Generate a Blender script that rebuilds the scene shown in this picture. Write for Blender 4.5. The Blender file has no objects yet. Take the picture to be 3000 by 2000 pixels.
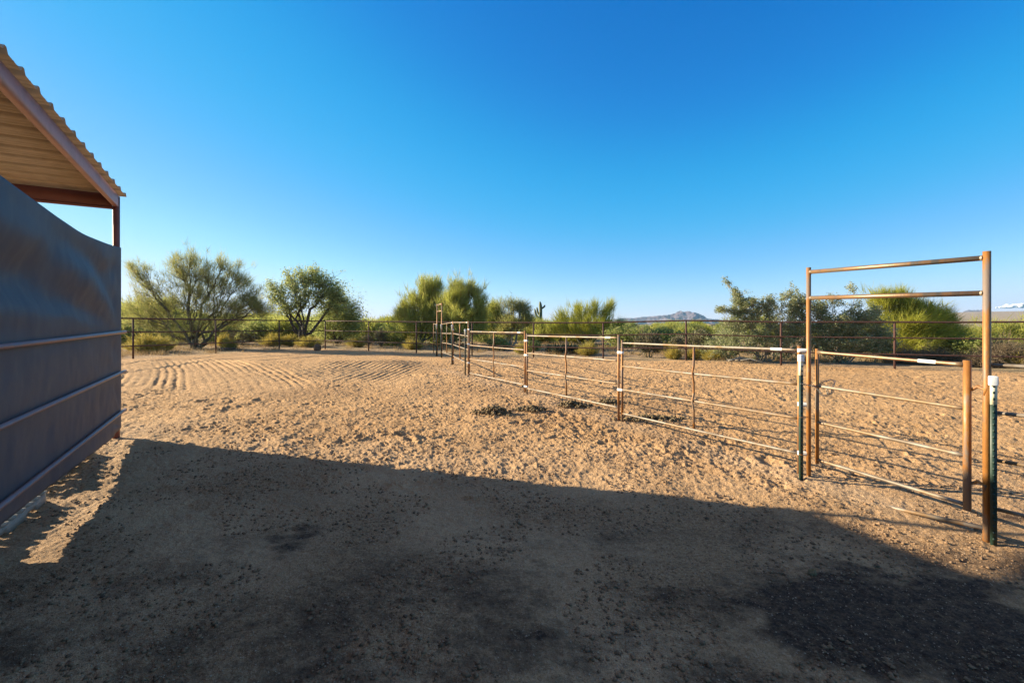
import bpy, math, random
import numpy as np
from mathutils import Vector, Matrix

# ------------------------------------------------------------------ camera, sky, sun, exposure
EYE = 1.85; F = 1333.33; HOR = 950.0
scn = bpy.context.scene
cd = bpy.data.cameras.new('camera'); cam = bpy.data.objects.new('camera', cd)
scn.collection.objects.link(cam); scn.camera = cam
cam.location = (0, 0, EYE); cam.rotation_euler = (math.radians(90), 0, 0)
cd.lens = 16; cd.sensor_width = 36; cd.shift_y = -50 / 3000
cd.clip_start = 0.05; cd.clip_end = 20000
AZ = math.radians(15.0); EL = math.radians(18.1)
SUN = Vector((-math.cos(AZ) * math.cos(EL), math.sin(AZ) * math.cos(EL), math.sin(EL)))
w = bpy.data.worlds.new('World'); scn.world = w; w.use_nodes = True
nt = w.node_tree; nt.nodes.clear()
out = nt.nodes.new('ShaderNodeOutputWorld'); bg = nt.nodes.new('ShaderNodeBackground')
sky = nt.nodes.new('ShaderNodeTexSky'); sky.sky_type = 'NISHITA'; sky.sun_disc = False
sky.sun_elevation = EL; sky.sun_rotation = -math.radians(75.0)
sky.air_density = 1.0; sky.dust_density = 0.5; sky.ozone_density = 6.0; sky.altitude = 2500
hs = nt.nodes.new('ShaderNodeRGBCurve')      # colour response of the deep desert sky
def _sc(v): return v
for ci, pts_ in enumerate(([(0, 0), (.037, .0005), (.06, .010), (.104, .066), (.16, .15), (.227, .245), (.38, .37), (1, .45)],
                           [(0, 0), (.088, .074), (.144, .150), (.243, .212), (.411, .33), (.64, .37), (1, .40)],
                           [(0, 0), (.222, .25), (.337, .325), (.404, .35), (.575, .41), (.83, .42), (1, .42)])):
    cv = hs.mapping.curves[ci]
    cv.points[0].location = pts_[0]; cv.points[1].location = pts_[-1]
    for p_ in pts_[1:-1]: cv.points.new(*p_)
hs.mapping.update()
pre = nt.nodes.new('ShaderNodeVectorMath'); pre.operation = 'SCALE'; pre.inputs['Scale'].default_value = .1
nt.links.new(sky.outputs[0], pre.inputs[0]); nt.links.new(pre.outputs[0], hs.inputs['Color'])
post = nt.nodes.new('ShaderNodeVectorMath'); post.operation = 'SCALE'; post.inputs['Scale'].default_value = 10
nt.links.new(hs.outputs[0], post.inputs[0]); 
# pale warm fill added to the sky overhead to lighten the shaded ground
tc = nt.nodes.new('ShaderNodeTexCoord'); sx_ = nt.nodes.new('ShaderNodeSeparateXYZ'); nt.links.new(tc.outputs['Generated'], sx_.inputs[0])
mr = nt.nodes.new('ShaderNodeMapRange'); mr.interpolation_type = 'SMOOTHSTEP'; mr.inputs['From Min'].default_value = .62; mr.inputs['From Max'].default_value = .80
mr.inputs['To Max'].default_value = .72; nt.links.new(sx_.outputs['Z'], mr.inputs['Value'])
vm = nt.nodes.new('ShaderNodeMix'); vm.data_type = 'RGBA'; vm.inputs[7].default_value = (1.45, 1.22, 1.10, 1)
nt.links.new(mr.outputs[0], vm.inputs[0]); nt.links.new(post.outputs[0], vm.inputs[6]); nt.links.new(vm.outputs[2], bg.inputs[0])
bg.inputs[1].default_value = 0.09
nt.links.new(bg.outputs[0], out.inputs[0])
sl = bpy.data.lights.new('sun', 'SUN'); so = bpy.data.objects.new('sun', sl)
scn.collection.objects.link(so); sl.energy = 5.0; sl.angle = math.radians(0.5); sl.color = (1.0, 0.86, 0.61)
so.rotation_euler = SUN.to_track_quat('Z', 'Y').to_euler(); so.location = (-20, 5, 12)
scn.view_settings.view_transform = 'Standard'; scn.view_settings.look = 'None'
scn.view_settings.exposure = 1.55; scn.view_settings.gamma = 1.0
scn.cycles.max_bounces = 6; scn.cycles.volume_bounces = 0; scn.cycles.transparent_max_bounces = 8

COL = scn.collection
rnd = random.Random(7)
def rng(s): return np.random.default_rng(s)

# ------------------------------------------------------------------ helpers
def at(px, py, D): return Vector(((px - 1500) / F * D, D, EYE + (HOR - py) / F * D))
def ss(a, b, x):
    t = np.clip((x - a) / (b - a), 0, 1); return t * t * (3 - 2 * t)
def terrain(x, y):
    x = np.asarray(x, float); y = np.asarray(y, float)
    t = np.clip(y - 4.2, 0, 9.6)
    z = 0.035 * (t - 0.25 * ss(0, 9.6, t)) 
    z = z + 0.0105 * np.clip(-x, 0, 16) * ss(-2, 6, y)
    # graded bank on the far left of the arena
    bx = ss(-16, -12.5, x) * (1 - ss(-4.5, -2.2, x))
    z = z + 0.13 * np.exp(-((y - 16.2 - 0.05 * (x + 8) - 0.25*np.sin(x*0.9)) / 1.5) ** 2) * bx
    # low berm under the fence on the right
    r = np.hypot(x, y)
    z = z + 0.10 * np.exp(-((x - 7.4) / 2.0) ** 2 - ((y - 17.9) / 0.8) ** 2)
    z = z - 2.9 * ss(60, 160, r)
    ang = np.arctan2(x, np.maximum(y, 1e-3))
    front = (y > 0)
    z = z + front * (ss(500, 3300, r) * (58 * ss(0.58, 0.80, ang) + 6 * ss(0.2, 0.35, ang)))
    return z
def gz(x, y): return float(terrain(x, y))

def mk(name, V, Fs, mat=None, parent=None, smooth=False, loc=None):
    """V (n,3); Fs list of int arrays, each (m,k)"""
    me = bpy.data.meshes.new(name)
    V = np.asarray(V, dtype=np.float32)
    if isinstance(Fs, np.ndarray): Fs = [Fs]
    Fs = [np.asarray(f) for f in Fs if len(f)]
    nl = sum(f.size for f in Fs); nf = sum(len(f) for f in Fs)
    me.vertices.add(len(V)); me.vertices.foreach_set('co', V.ravel())
    me.loops.add(nl); me.loops.foreach_set('vertex_index', np.concatenate([f.ravel() for f in Fs]).astype(np.int32))
    tot = np.concatenate([np.full(len(f), f.shape[1], np.int32) for f in Fs])
    st = np.zeros(nf, np.int32); st[1:] = np.cumsum(tot)[:-1]
    me.polygons.add(nf); me.polygons.foreach_set('loop_start', st); me.polygons.foreach_set('loop_total', tot)
    if smooth: me.polygons.foreach_set('use_smooth', np.ones(nf, bool))
    me.update(calc_edges=True); me.validate()
    if mat: me.materials.append(mat)
    o = bpy.data.objects.new(name, me); COL.objects.link(o)
    if parent: o.parent = parent
    if loc is not None: o.location = loc
    return o

def tag(o, label, cat, group=None, kind=None):
    if label: o['label'] = label
    if cat: o['category'] = cat
    if group: o['group'] = group
    if kind: o['kind'] = kind
    return o
def thing(name, label, cat, loc=(0, 0, 0), rz=0, group=None):
    o = bpy.data.objects.new(name, None); COL.objects.link(o)
    o.location = loc; o.rotation_euler = (0, 0, rz); o.empty_display_size = 0.2
    return tag(o, label, cat, group)

class MB:
    def __init__(s): s.v = []; s.q = []; s.t = []; s.n = []
    def add(s, vs, fs):
        b = len(s.v); s.v += [tuple(v) for v in vs]
        for f in fs:
            f = [b + i for i in f]
            (s.q if len(f) == 4 else s.t if len(f) == 3 else s.n).append(f)
    def box(s, c, size, rz=0, M=None):
        hx, hy, hz = [a / 2 for a in size]
        vs = [Vector((x, y, z)) for z in (-hz, hz) for x, y in ((-hx, -hy), (hx, -hy), (hx, hy), (-hx, hy))]
        R = M or Matrix.Rotation(rz, 3, 'Z')
        vs = [R @ v + Vector(c) for v in vs]
        s.add(vs, [(3, 2, 1, 0), (4, 5, 6, 7), (0, 1, 5, 4), (1, 2, 6, 5), (2, 3, 7, 6), (3, 0, 4, 7)])
    def tube(s, pts, rad, k=8, cap=True, prof=None):
        pts = [Vector(p) for p in pts]; n = len(pts)
        if not hasattr(rad, '__len__'): rad = [rad] * n
        t0 = (pts[1] - pts[0]).normalized()
        u = t0.orthogonal().normalized() if abs(t0.z) < .9 else Vector((1, 0, 0)).cross(t0).normalized()
        vs = []
        for i in range(n):
            a = pts[max(i - 1, 0)]; b = pts[min(i + 1, n - 1)]
            t = (b - a).normalized(); u = (u - t * u.dot(t)).normalized(); v = t.cross(u)
            for j in range(k):
                th = 2 * math.pi * j / k; r = rad[i] * (prof(j, k) if prof else 1)
                vs.append(pts[i] + (u * math.cos(th) + v * math.sin(th)) * r)
        fs = [(i * k + j, i * k + (j + 1) % k, (i + 1) * k + (j + 1) % k, (i + 1) * k + j) for i in range(n - 1) for j in range(k)]
        if cap:
            vs += [pts[0], pts[-1]]; c0 = n * k
            fs += [(c0, (j + 1) % k, j) for j in range(k)] + [(c0 + 1, (n - 1) * k + j, (n - 1) * k + (j + 1) % k) for j in range(k)]
        s.add(vs, fs)
    def build(s, name, mat=None, parent=None, smooth=False, loc=None):
        Fs = [np.array(a) for a in (s.q, s.t) if a]
        for f in s.n: Fs.append(np.array([f]))
        return mk(name, s.v, Fs, mat, parent, smooth, loc)

# ---- gradient noise
_p = np.random.default_rng(11).permutation(512); _P = np.concatenate([_p, _p])
_G = np.stack([np.cos(np.arange(512) / 512 * 2 * np.pi * 7.13), np.sin(np.arange(512) / 512 * 2 * np.pi * 7.13)], 1)
def pn(x, y, seed=0):
    x = x + seed * 17.37; y = y + seed * 9.71
    xi = np.floor(x).astype(np.int64); yi = np.floor(y).astype(np.int64); xf = x - xi; yf = y - yi
    def g(ix, iy, dx, dy):
        h = _P[(_P[ix & 511] + iy) & 511]; return _G[h, 0] * dx + _G[h, 1] * dy
    u = xf ** 3 * (xf * (xf * 6 - 15) + 10); v = yf ** 3 * (yf * (yf * 6 - 15) + 10)
    a = g(xi, yi, xf, yf); b = g(xi + 1, yi, xf - 1, yf); c = g(xi, yi + 1, xf, yf - 1); d = g(xi + 1, yi + 1, xf - 1, yf - 1)
    return ((a * (1 - u) + b * u) * (1 - v) + (c * (1 - u) + d * u) * v) * 1.5
def fbm(x, y, o=4, seed=0):
    s = 0; a = 1
    for i in range(o):
        s = s + a * pn(x, y, seed + i * 3); x = x * 2.03; y = y * 2.03; a *= .5
    return s
def hsh(ix, iy, k):
    h = _P[(_P[(ix + 31 * k) & 511] + iy) & 511]; return ((h * 97 + k * 131) % 509) / 509.0
def dents(x, y, cell, seed, prob, rad, asp=1.5):
    """hoof print like dents: pit with a pushed-up rim"""
    xs = x / cell; ys = y / cell; xi = np.floor(xs).astype(np.int64); yi = np.floor(ys).astype(np.int64)
    out = np.zeros_like(x)
    for ox in (-1, 0, 1):
        for oy in (-1, 0, 1):
            cx = xi + ox; cy = yi + oy
            px = cx + hsh(cx, cy, seed + 1); py = cy + hsh(cx, cy, seed + 2)
            a = hsh(cx, cy, seed + 3) * 6.283; r = rad / cell * (.55 + .8 * hsh(cx, cy, seed + 4))
            on = hsh(cx, cy, seed + 5) < prob
            dx = xs - px; dy = ys - py
            u = (dx * np.cos(a) + dy * np.sin(a)) / r / asp * 1.2; v = (-dx * np.sin(a) + dy * np.cos(a)) / r * 1.2
            d = np.sqrt(u * u + v * v)
            h = -np.exp(-(d ** 3)) + .45 * np.exp(-((d - 1.55) / .42) ** 2)
            out = out + np.where(on, h * (.5 + .8 * hsh(cx, cy, seed + 6)), 0)
    return out

# ------------------------------------------------------------------ materials
def mat_new(name):
    m = bpy.data.materials.new(name); m.use_nodes = True; n = m.node_tree; n.nodes.clear(); return m, n
def N(n, t, **kw):
    x = n.nodes.new(t)
    for k, v in kw.items():
        if k in x.inputs: x.inputs[k].default_value = v
        else: setattr(x, k, v)
    return x
def ramp(n, fac, stops):
    r = n.nodes.new('ShaderNodeValToRGB'); e = r.color_ramp.elements
    while len(e) < len(stops): e.new(.5)
    for i, (p, c) in enumerate(stops):
        e[i].position = p; e[i].color = (*c, 1) if len(c) == 3 else c
    n.links.new(fac, r.inputs[0]); return r.outputs[0]
def mixc(n, fac, a, b):
    m = n.nodes.new('ShaderNodeMix'); m.data_type = 'RGBA'
    for sock, v in ((m.inputs[0], fac), (m.inputs[6], a), (m.inputs[7], b)):
        if isinstance(v, (tuple, float, int)): sock.default_value = (*v, 1) if isinstance(v, tuple) else v
        else: n.links.new(v, sock)
    return m.outputs[2]
def noise(n, scale, detail=4, vec=None, rough=.6):
    x = N(n, 'ShaderNodeTexNoise', Scale=scale, Detail=detail, Roughness=rough)
    if vec is not None: n.links.new(vec, x.inputs['Vector'])
    return x.outputs[0]
def mapped(n, scale=(1, 1, 1), rot=(0, 0, 0), coord='Object'):
    c = n.nodes.new('ShaderNodeTexCoord'); m = n.nodes.new('ShaderNodeMapping')
    m.inputs['Scale'].default_value = scale; m.inputs['Rotation'].default_value = rot
    n.links.new(c.outputs[coord], m.inputs[0]); return m.outputs[0]
def finish(n, color, rough=.6, metal=0, bump=None, bd=.01, spec=.5, normal=None):
    p = n.nodes.new('ShaderNodeBsdfPrincipled'); o = n.nodes.new('ShaderNodeOutputMaterial')
    if isinstance(color, tuple): p.inputs['Base Color'].default_value = (*color, 1)
    else: n.links.new(color, p.inputs['Base Color'])
    if isinstance(rough, (int, float)): p.inputs['Roughness'].default_value = rough
    else: n.links.new(rough, p.inputs['Roughness'])
    p.inputs['Metallic'].default_value = metal; p.inputs['Specular IOR Level'].default_value = spec
    if bump is not None:
        b = n.nodes.new('ShaderNodeBump'); b.inputs['Distance'].default_value = bd; b.inputs['Strength'].default_value = 1
        n.links.new(bump, b.inputs['Height']); n.links.new(b.outputs[0], p.inputs['Normal'])
    n.links.new(p.outputs[0], o.inputs[0]); return p
def simple(name, cols, scale=5, rough=.6, metal=0, bd=.003, stretch=(1, 1, 1), spec=.5, lo=.35, hi=.65, bscale=None):
    m, n = mat_new(name); v = mapped(n, stretch)
    f = noise(n, scale, 5, v)
    k = len(cols); c = ramp(n, f, [(lo + (hi - lo) * i / max(k - 1, 1), cols[i]) for i in range(k)])
    finish(n, c, rough, metal, noise(n, bscale or scale * 6, 3, v), bd, spec); return m
def foliage(name, c1, c2, c3, trans=.35, scale=.9):
    m, n = mat_new(name)
    g = n.nodes.new('ShaderNodeNewGeometry')
    v = mapped(n)
    f = noise(n, scale, 2, v)
    a = mixc(n, ramp(n, f, [(.4, (0, 0, 0)), (.6, (1, 1, 1))]), c1, c2)
    a = mixc(n, ramp(n, g.outputs['Random Per Island'], [(.55, (0, 0, 0)), (1, (.9, .9, .9))]), a, c3)
    d = N(n, 'ShaderNodeBsdfDiffuse', Roughness=.4); t = n.nodes.new('ShaderNodeBsdfTranslucent')
    mx = n.nodes.new('ShaderNodeMixShader'); mx.inputs[0].default_value = trans
    n.links.new(a, d.inputs[0]); n.links.new(a, t.inputs[0])
    n.links.new(d.outputs[0], mx.inputs[1]); n.links.new(t.outputs[0], mx.inputs[2])
    o = n.nodes.new('ShaderNodeOutputMaterial'); n.links.new(mx.outputs[0], o.inputs[0]); return m

M = {}
M['rust'] = simple('rust_orange_pipe', [(.15, .09, .06), (.27, .11, .03), (.36, .15, .03), (.20, .15, .11)], 5, .58, .15, .0015, (1, 1, .35), lo=.40, hi=.60, bscale=60)
M['rust_grey'] = simple('rust_grey_pipe', [(.20, .165, .125), (.22, .13, .06), (.26, .22, .18), (.16, .12, .085)], 3.2, .55, .30, .0010, (.5, .5, .5), lo=.36, hi=.62, bscale=60)
M['header'] = simple('header_pipe', [(.13, .11, .09), (.28, .15, .07), (.20, .15, .10), (.32, .17, .07)], 4, .42, .5, .0012, (1, 1, .3), bscale=60)
M['fence'] = simple('dark_rust_fence', [(.050, .022, .017), (.080, .032, .023), (.042, .022, .018)], 5, .85, .0, .002, (1, 1, .5))
M['primer'] = simple('oxide_beam_paint', [(.30, .145, .125), (.36, .18, .16), (.26, .13, .115)], 3, .45, .0, .001, bscale=30)
M['primer_dark'] = simple('oxide_post_paint', [(.17, .06, .045), (.22, .08, .06)], 4, .5, .0, .001)
M['primer_rail'] = simple('weathered_rail_paint', [(.20, .16, .17), (.27, .16, .14), (.22, .19, .21)], 4, .40, .25, .001, (1, 1, 1))
M['roof'] = simple('tan_roof_sheet', [(.38, .31, .21), (.46, .37, .26), (.34, .27, .18)], 2.2, .45, .1, .0005)
M['steel'] = simple('galvanised', [(.22, .21, .19), (.36, .35, .32)], 30, .45, .6, .0005)
M['white'] = simple('white_plastic', [(.72, .72, .70), (.80, .80, .78)], 12, .4, 0, .0003)
M['cream'] = simple('cream_paint', [(.70, .62, .42), (.76, .69, .5)], 12, .5, 0, .0003)
M['green'] = simple('green_paint', [(.014, .036, .025), (.022, .048, .035)], 14, .5, 0, .0005)
M['weld'] = simple('weld_bead', [(.22, .17, .12), (.30, .25, .19)], 30, .5, .4, .001)
M['wood'] = simple('weathered_wood', [(.20, .17, .14), (.33, .29, .24), (.26, .22, .18)], 6, .8, 0, .003, (1, 1, 6), bscale=25)
M['bark'] = simple('dark_bark', [(.05, .040, .032), (.10, .080, .06)], 8, .9, 0, .01, (1, 1, .5))
M['bark_olive'] = simple('olive_bark', [(.085, .075, .045), (.14, .12, .075)], 5, .9, 0, .008, (1, 1, .5))
M['bark_green'] = simple('palo_verde_bark', [(.10, .10, .05), (.13, .12, .07), (.075, .062, .045)], 3, .8, 0, .005, (1, 1, .6))
M['bark_pale'] = simple('pale_bark', [(.24, .20, .15), (.32, .28, .22)], 4, .85, 0, .005)
M['manure'] = simple('dry_manure', [(.11, .075, .035), (.20, .14, .07), (.15, .105, .05)], 18, .95, 0, .004, bscale=50)
M['adobe'] = simple('tan_stucco', [(.50, .38, .26), (.55, .42, .30)], .3, .9, 0, .01)
M['glass'] = simple('dark_glass', [(.03, .035, .045), (.04, .045, .055)], 1, .15, 0, .0001)
M['pv'] = foliage('palo_verde_twigs', (.44, .45, .10), (.33, .36, .09), (.50, .43, .15), .55)
M['pv_dark'] = foliage('old_palo_verde_twigs', (.36, .365, .11), (.27, .285, .10), (.42, .34, .15), .55)
M['pv_bright'] = foliage('bright_palo_verde_twigs', (.42, .42, .055), (.31, .33, .060), (.45, .40, .11), .45)
M['mesq'] = foliage('mesquite_leaves', (.38, .415, .13), (.28, .33, .12), (.47, .44, .20), .55)
M['hack'] = foliage('grey_green_leaves', (.34, .36, .17), (.23, .26, .115), (.58, .54, .36), .42, 1.6)
M['scrub'] = foliage('scrub_leaves', (.30, .34, .10), (.22, .26, .08), (.38, .34, .15), .45)
M['yellow'] = foliage('yellow_broom', (.44, .35, .07), (.31, .27, .07), (.50, .40, .16), .4)
M['dry'] = foliage('dry_grass', (.42, .29, .14), (.33, .22, .11), (.50, .38, .22), .3)
M['brown'] = foliage('brown_twigs', (.20, .15, .095), (.15, .12, .07), (.28, .21, .15), .2)
M['cholla'] = foliage('cholla_spines', (.20, .175, .105), (.13, .125, .07), (.33, .28, .19), .1, 3)
M['agave'] = foliage('dark_agave', (.045, .065, .05), (.06, .08, .06), (.09, .10, .08), .05, 3)
M['cactus'] = simple('saguaro_skin', [(.10, .12, .06), (.14, .15, .08)], 3, .7, 0, .01, (1, 1, .4))
M['barrel'] = simple('barrel_skin', [(.14, .07, .035), (.20, .10, .05)], 9, .8, 0, .01)

# ground material
def ground_mat():
    m, n = mat_new('arena_sand'); v = mapped(n)
    big = noise(n, .35, 4, v); mid = noise(n, 3.1, 5, v); fine = noise(n, 34, 4, v, .7); grit = noise(n, 140, 2, v, .7)
    base = mixc(n, ramp(n, big, [(.38, (0, 0, 0)), (.62, (1, 1, 1))]), (.60, .36, .170), (.52, .30, .135))
    base = mixc(n, ramp(n, mid, [(.40, (0, 0, 0)), (.68, (.75, .75, .75))]), base, (.40, .225, .095))
    base = mixc(n, ramp(n, fine, [(.50, (0, 0, 0)), (.66, (.55, .55, .55))]), base, (.68, .47, .29))
    def attr(nm):
        a = n.nodes.new('ShaderNodeAttribute'); a.attribute_name = nm; return a.outputs['Fac']
    def mul(a, b):
        x = n.nodes.new('ShaderNodeMath'); x.operation = 'MULTIPLY'; n.links.new(a, x.inputs[0])
        if isinstance(b, float): x.inputs[1].default_value = b
        else: n.links.new(b, x.inputs[1])
        return x.outputs[0]
    # gravelly pale grit
    gr = mixc(n, ramp(n, grit, [(.38, (0, 0, 0)), (.62, (1, 1, 1))]), (.34, .22, .135), (.70, .50, .32))
    base = mixc(n, mul(attr('gravel'), .6), base, gr)
    # far desert soil
    base = mixc(n, attr('desert'), base, mixc(n, ramp(n, noise(n, .22, 6, v), [(.4, (0, 0, 0)), (.6, (1, 1, 1))]), (.40, .27, .165), (.30, .23, .13)))
    # crumbs of dark litter, thicker in the shaded foreground to deepen it
    cr = ramp(n, noise(n, 38, 5, v, .8), [(.50, (0, 0, 0)), (.60, (1, 1, 1))])
    base = mixc(n, mul(cr, attr('litter_shade')), base, (.125, .075, .040))
    base = mixc(n, mul(attr('litter_shade'), .42), base, (.27, .150, .070))
    spk = ramp(n, noise(n, 85, 3, v, .8), [(.36, (1, 1, 1)), (.50, (0, 0, 0))]); base = mixc(n, mul(spk, .45), base, (.20, .115, .06))
    gl = ramp(n, noise(n, 60, 2, v, .7), [(.58, (0, 0, 0)), (.68, (1, 1, 1))]); base = mixc(n, mul(gl, .35), base, (.78, .60, .42))
    # bright flecks
    fl = ramp(n, noise(n, 75, 2, v), [(.70, (0, 0, 0)), (.76, (1, 1, 1))])
    damp_shade = attr('damp_shade')  # mask holds damp soil and painted foreground shade
    dk = mixc(n, ramp(n, noise(n, 45, 4, v, .8), [(.45, (0, 0, 0)), (.7, (1, 1, 1))]), (.040, .024, .016), (.160, .096, .060))
    da = n.nodes.new('ShaderNodeMath'); da.operation = 'MULTIPLY_ADD'; da.inputs[1].default_value = 1.5; n.links.new(noise(n, 14, 6, v, .8), da.inputs[0])
    n.links.new(damp_shade, da.inputs[2]); df = ramp(n, da.outputs[0], [(.80 / 2.0, (0, 0, 0)), (1.25 / 2.0, (.55, .55, .55)), (1.75 / 2.0, (1, 1, 1))])
    hv = n.nodes.new('ShaderNodeMath'); hv.operation = 'MULTIPLY'; hv.inputs[1].default_value = .5; n.links.new(da.outputs[0], hv.inputs[0])
    df.node.id_data.links.new(hv.outputs[0], df.node.inputs[0])
    base = mixc(n, df, base, dk)
    base = mixc(n, mul(fl, .28), base, (.45, .35, .27))
    b = n.nodes.new('ShaderNodeMath'); b.operation = 'MULTIPLY_ADD'; b.inputs[1].default_value = .30
    n.links.new(grit, b.inputs[0]); n.links.new(fine, b.inputs[2])
    finish(n, base, .95, 0, b.outputs[0], .032, .2); return m
M['ground'] = ground_mat()

def mount_mat(name, c1, c2, sc):
    m, n = mat_new(name); v = mapped(n)
    c = mixc(n, ramp(n, noise(n, sc, 6, v), [(.42, (0, 0, 0)), (.58, (1, 1, 1))]), c1, c2)
    finish(n, c, .95, 0, noise(n, sc * 4, 5, v), 6, .1); return m
M['mount'] = mount_mat('mountain_rock', (.165, .125, .145), (.11, .088, .105), .012)

# ------------------------------------------------------------------ ground sheet
def build_ground():
    th = np.concatenate([np.linspace(-math.pi, -1.25, 40, endpoint=False), np.linspace(-1.25, -1.0, 120, endpoint=False),
                         np.linspace(-1.0, 1.0, 1500, endpoint=False), np.linspace(1.0, 1.25, 120, endpoint=False), np.linspace(1.25, math.pi, 40, endpoint=False)])
    r = np.concatenate([[.35, .7], np.geomspace(1.0, 34, 900), np.geomspace(35, 4000, 130)])
    R, T = np.meshgrid(r, th, indexing='ij')
    X = R * np.sin(T); Y = R * np.cos(T)
    Z = terrain(X, Y)
    near = 1 - ss(25, 45, R)
    fz = 21.6 - .4346 * X                     # far fence line
    left = ss(-16, -15, X + .35 * (Y - 18))
    inside = (1 - ss(-.8, .4, Y - fz)) * np.where(Y > 15, ss(-1.2, .6, X + 10.9 + .52 * (26 - Y)), 1)
    furL = ss(-13.6, -12.2, X + .25 * (Y - 13)) * (1 - ss(-5.2, -4.0, X + .3 * (Y - 13))) * ss(10.2, 11.6, Y + .4 * pn(X, Y)) * (1 - ss(16.2, 17.2, Y))
    gapL = ss(-.25, .35, pn(X * .33 + 2, Y * .1, 5) + .25)
    q = X * .81 + Y * .585 + .022 * (Y - 12) ** 2 + .16 * pn(X * .25, Y * .25, 8) + .03 * pn(X * 2, Y * 2, 9)
    fr = (np.abs(((q / .21) % 1) - .5) * 2); fr2 = np.abs(((q / .61 + .3) % 1) - .5) * 2
    mod = .8 * np.clip(.10 + 1.9 * pn(q * .9 + 4, Y * .22 + X * .1, 4), 0, 1.1) * (.75 + .5 * pn(X * 2, Y * 1.2, 6))
    Z += -furL * gapL * (.007 * (1 - ss(0, .8, fr)) + .050 * (1 - ss(.0, .8, fr)) * mod + .030 * (1 - ss(0, .4, fr2)) * mod + .010 * fbm(X * 5, Y * 5, 3, 31))
    furR = ss(-6.9, -6.1, X) * (1 - ss(-3.6, -2.6, X)) * ss(11.8, 13.2, Y + .5 * pn(X, Y, 2)) * (1 - ss(17.3, 18.2, Y))
    q2 = X * .99 - Y * .10 + .1 * pn(X * .4, Y * .3, 9)
    Z += -furR * .022 * (1 - ss(0, .9, np.abs(((q2 / .21) % 1) - .5) * 2))
    fur = np.clip(furL * gapL + furR, 0, 1)
    # churned hoof marks
    smooth_foot = np.clip(1 - ss(3.6, 6.2, Y - .12 * X) , 0, 1)     # finer trampled grit by the shed
    road = ss(16.5, 18, Y) * (1 - ss(-4, -1, X)) ; act = inside * (1 - .85 * fur) * (1 - .72 * smooth_foot) * (1 - .8 * road)
    wx = X + .06 * pn(X * 4, Y * 4, 21); wy = Y + .06 * pn(X * 4, Y * 4, 22)
    h = .026 * dents(wx, wy, .34, 1, .48, .070) + .017 * dents(wx, wy, .17, 12, .55, .040, 1.3) + .009 * dents(X, Y, .085, 15, .5, .020, 1.2) + .028 * dents(wx, wy, .9, 33, .4, .15, 1.9)
    Z += .82 * act * h * np.clip(.62 + 1.3 * fbm(X * .55, Y * .8, 3, 200), .08, 1.25) * (1 - .65 * np.exp(-((X + .585 * Y - 4.3 + .5 * pn(X * .3, Y * .3, 210)) / .5) ** 2))
    Z += (.25 + .75 * act) * near * .013 * fbm(X * 5, Y * 5, 4, 40) + near * .022 * fbm(X * .8, Y * .8, 3, 50)
    crumb = inside * near
    Z += crumb * (.4 + .6 * act) * .012 * np.clip(fbm(X * 16, Y * 16, 3, 61), -.3, 1)
    # scuffed soft edge beside the panels
    dl = (X - (3.5 - .585 * (Y - 5.37)))
    band = np.exp(-((dl + .75 + .2 * pn(X, Y, 70)) / .28) ** 2) * ss(4.3, 5.2, Y) * (1 - ss(10.5, 13, Y))
    Z += band * .030 * fbm(X * 6, Y * 6, 3, 71)
    Z += near * (1 - inside) * .03 * fbm(X * .9, Y * .9, 3, 80)
    # attributes
    pale = np.exp(-((dl + .12) / .30) ** 2) * ss(4, 5, Y) * (1 - ss(14, 17, Y))
    gravel = np.clip((1 - ss(5.2, 7.6, Y + .16 * X + .8 * pn(X * .6, Y * .6, 90))) * .85 * (1 - .45 * ss(-1, 4, X)) + .85 * pale, 0, 1)
    damp_shade = ss(-.05, .55, pn(X * .5 + 3, Y * .75, 96) * 1.0 + 1.45 * np.exp(-((X - 2.9 + .5 * (Y - 3.0)) / 1.15) ** 2 - ((Y - 2.75) / .75) ** 2)
              + .6 * np.exp(-((Y - 1.55) / .50) ** 2) * ss(-1.2, 1.0, X) + .55 * fbm(X * 1.7, Y * 2.6, 5, 99) - .58)
    damp_shade = np.clip(damp_shade, 0, 1) * (1 - ss(4.3, 5.2, Y))
    shade_brown = (.30 + .60 * fbm(X * 1.1, Y * 1.5, 4, 140) + .25 * fbm(X * 6, Y * 9, 3, 141)) * (1 - ss(2.6, 4.9, Y - .12 * X + .3 * pn(X * .7, Y * .7, 142)))  # brown put into the near ground to deepen its shade
    damp_shade = np.clip(np.maximum(damp_shade, shade_brown), 0, .93) * ss(-9, 0, X * 1.0 + 9)  # real damp patches and the shade darkening share one mask
    litter_shade = np.clip(.62 * (1 - ss(4.6, 6.0, Y + .10 * X)) + .22 + .65 * band, 0, 1) * near * (.55 + 1.1 * np.clip(fbm(X * .8, Y * .8, 3, 120), -.5, .7))  # dung litter, thickened near the camera to deepen the shade there
    litter_shade = np.clip(litter_shade, 0, 1) * (1 - .7 * road)
    for (sx, sy, sr) in ((-4.6, 10.6, .8), (-.2, 11.2, .8), (.9, 8.1, .55), (2.2, 7.2, .5), (2.3, 9.4, .9)):
        litter_shade = np.maximum(litter_shade, .85 * np.exp(-((X - sx) ** 2 / (sr * 1.8) ** 2 + (Y - sy) ** 2 / sr ** 2)))
    desert = np.clip(ss(-.2, 2.5, Y - fz) + (1 - inside) * .8, 0, 1)
    nr, na = R.shape
    V = np.stack([X.ravel(), Y.ravel(), Z.ravel()], 1)
    V = np.vstack([V, [[0, 0, gz(0, 0)]]])
    i = np.arange(nr - 1)[:, None] * na; j = np.arange(na)[None, :]; j2 = (j + 1) % na
    Q = np.stack([i + j, i + na + j, i + na + j2, i + j2], -1).reshape(-1, 4)[:, ::-1]
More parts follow.
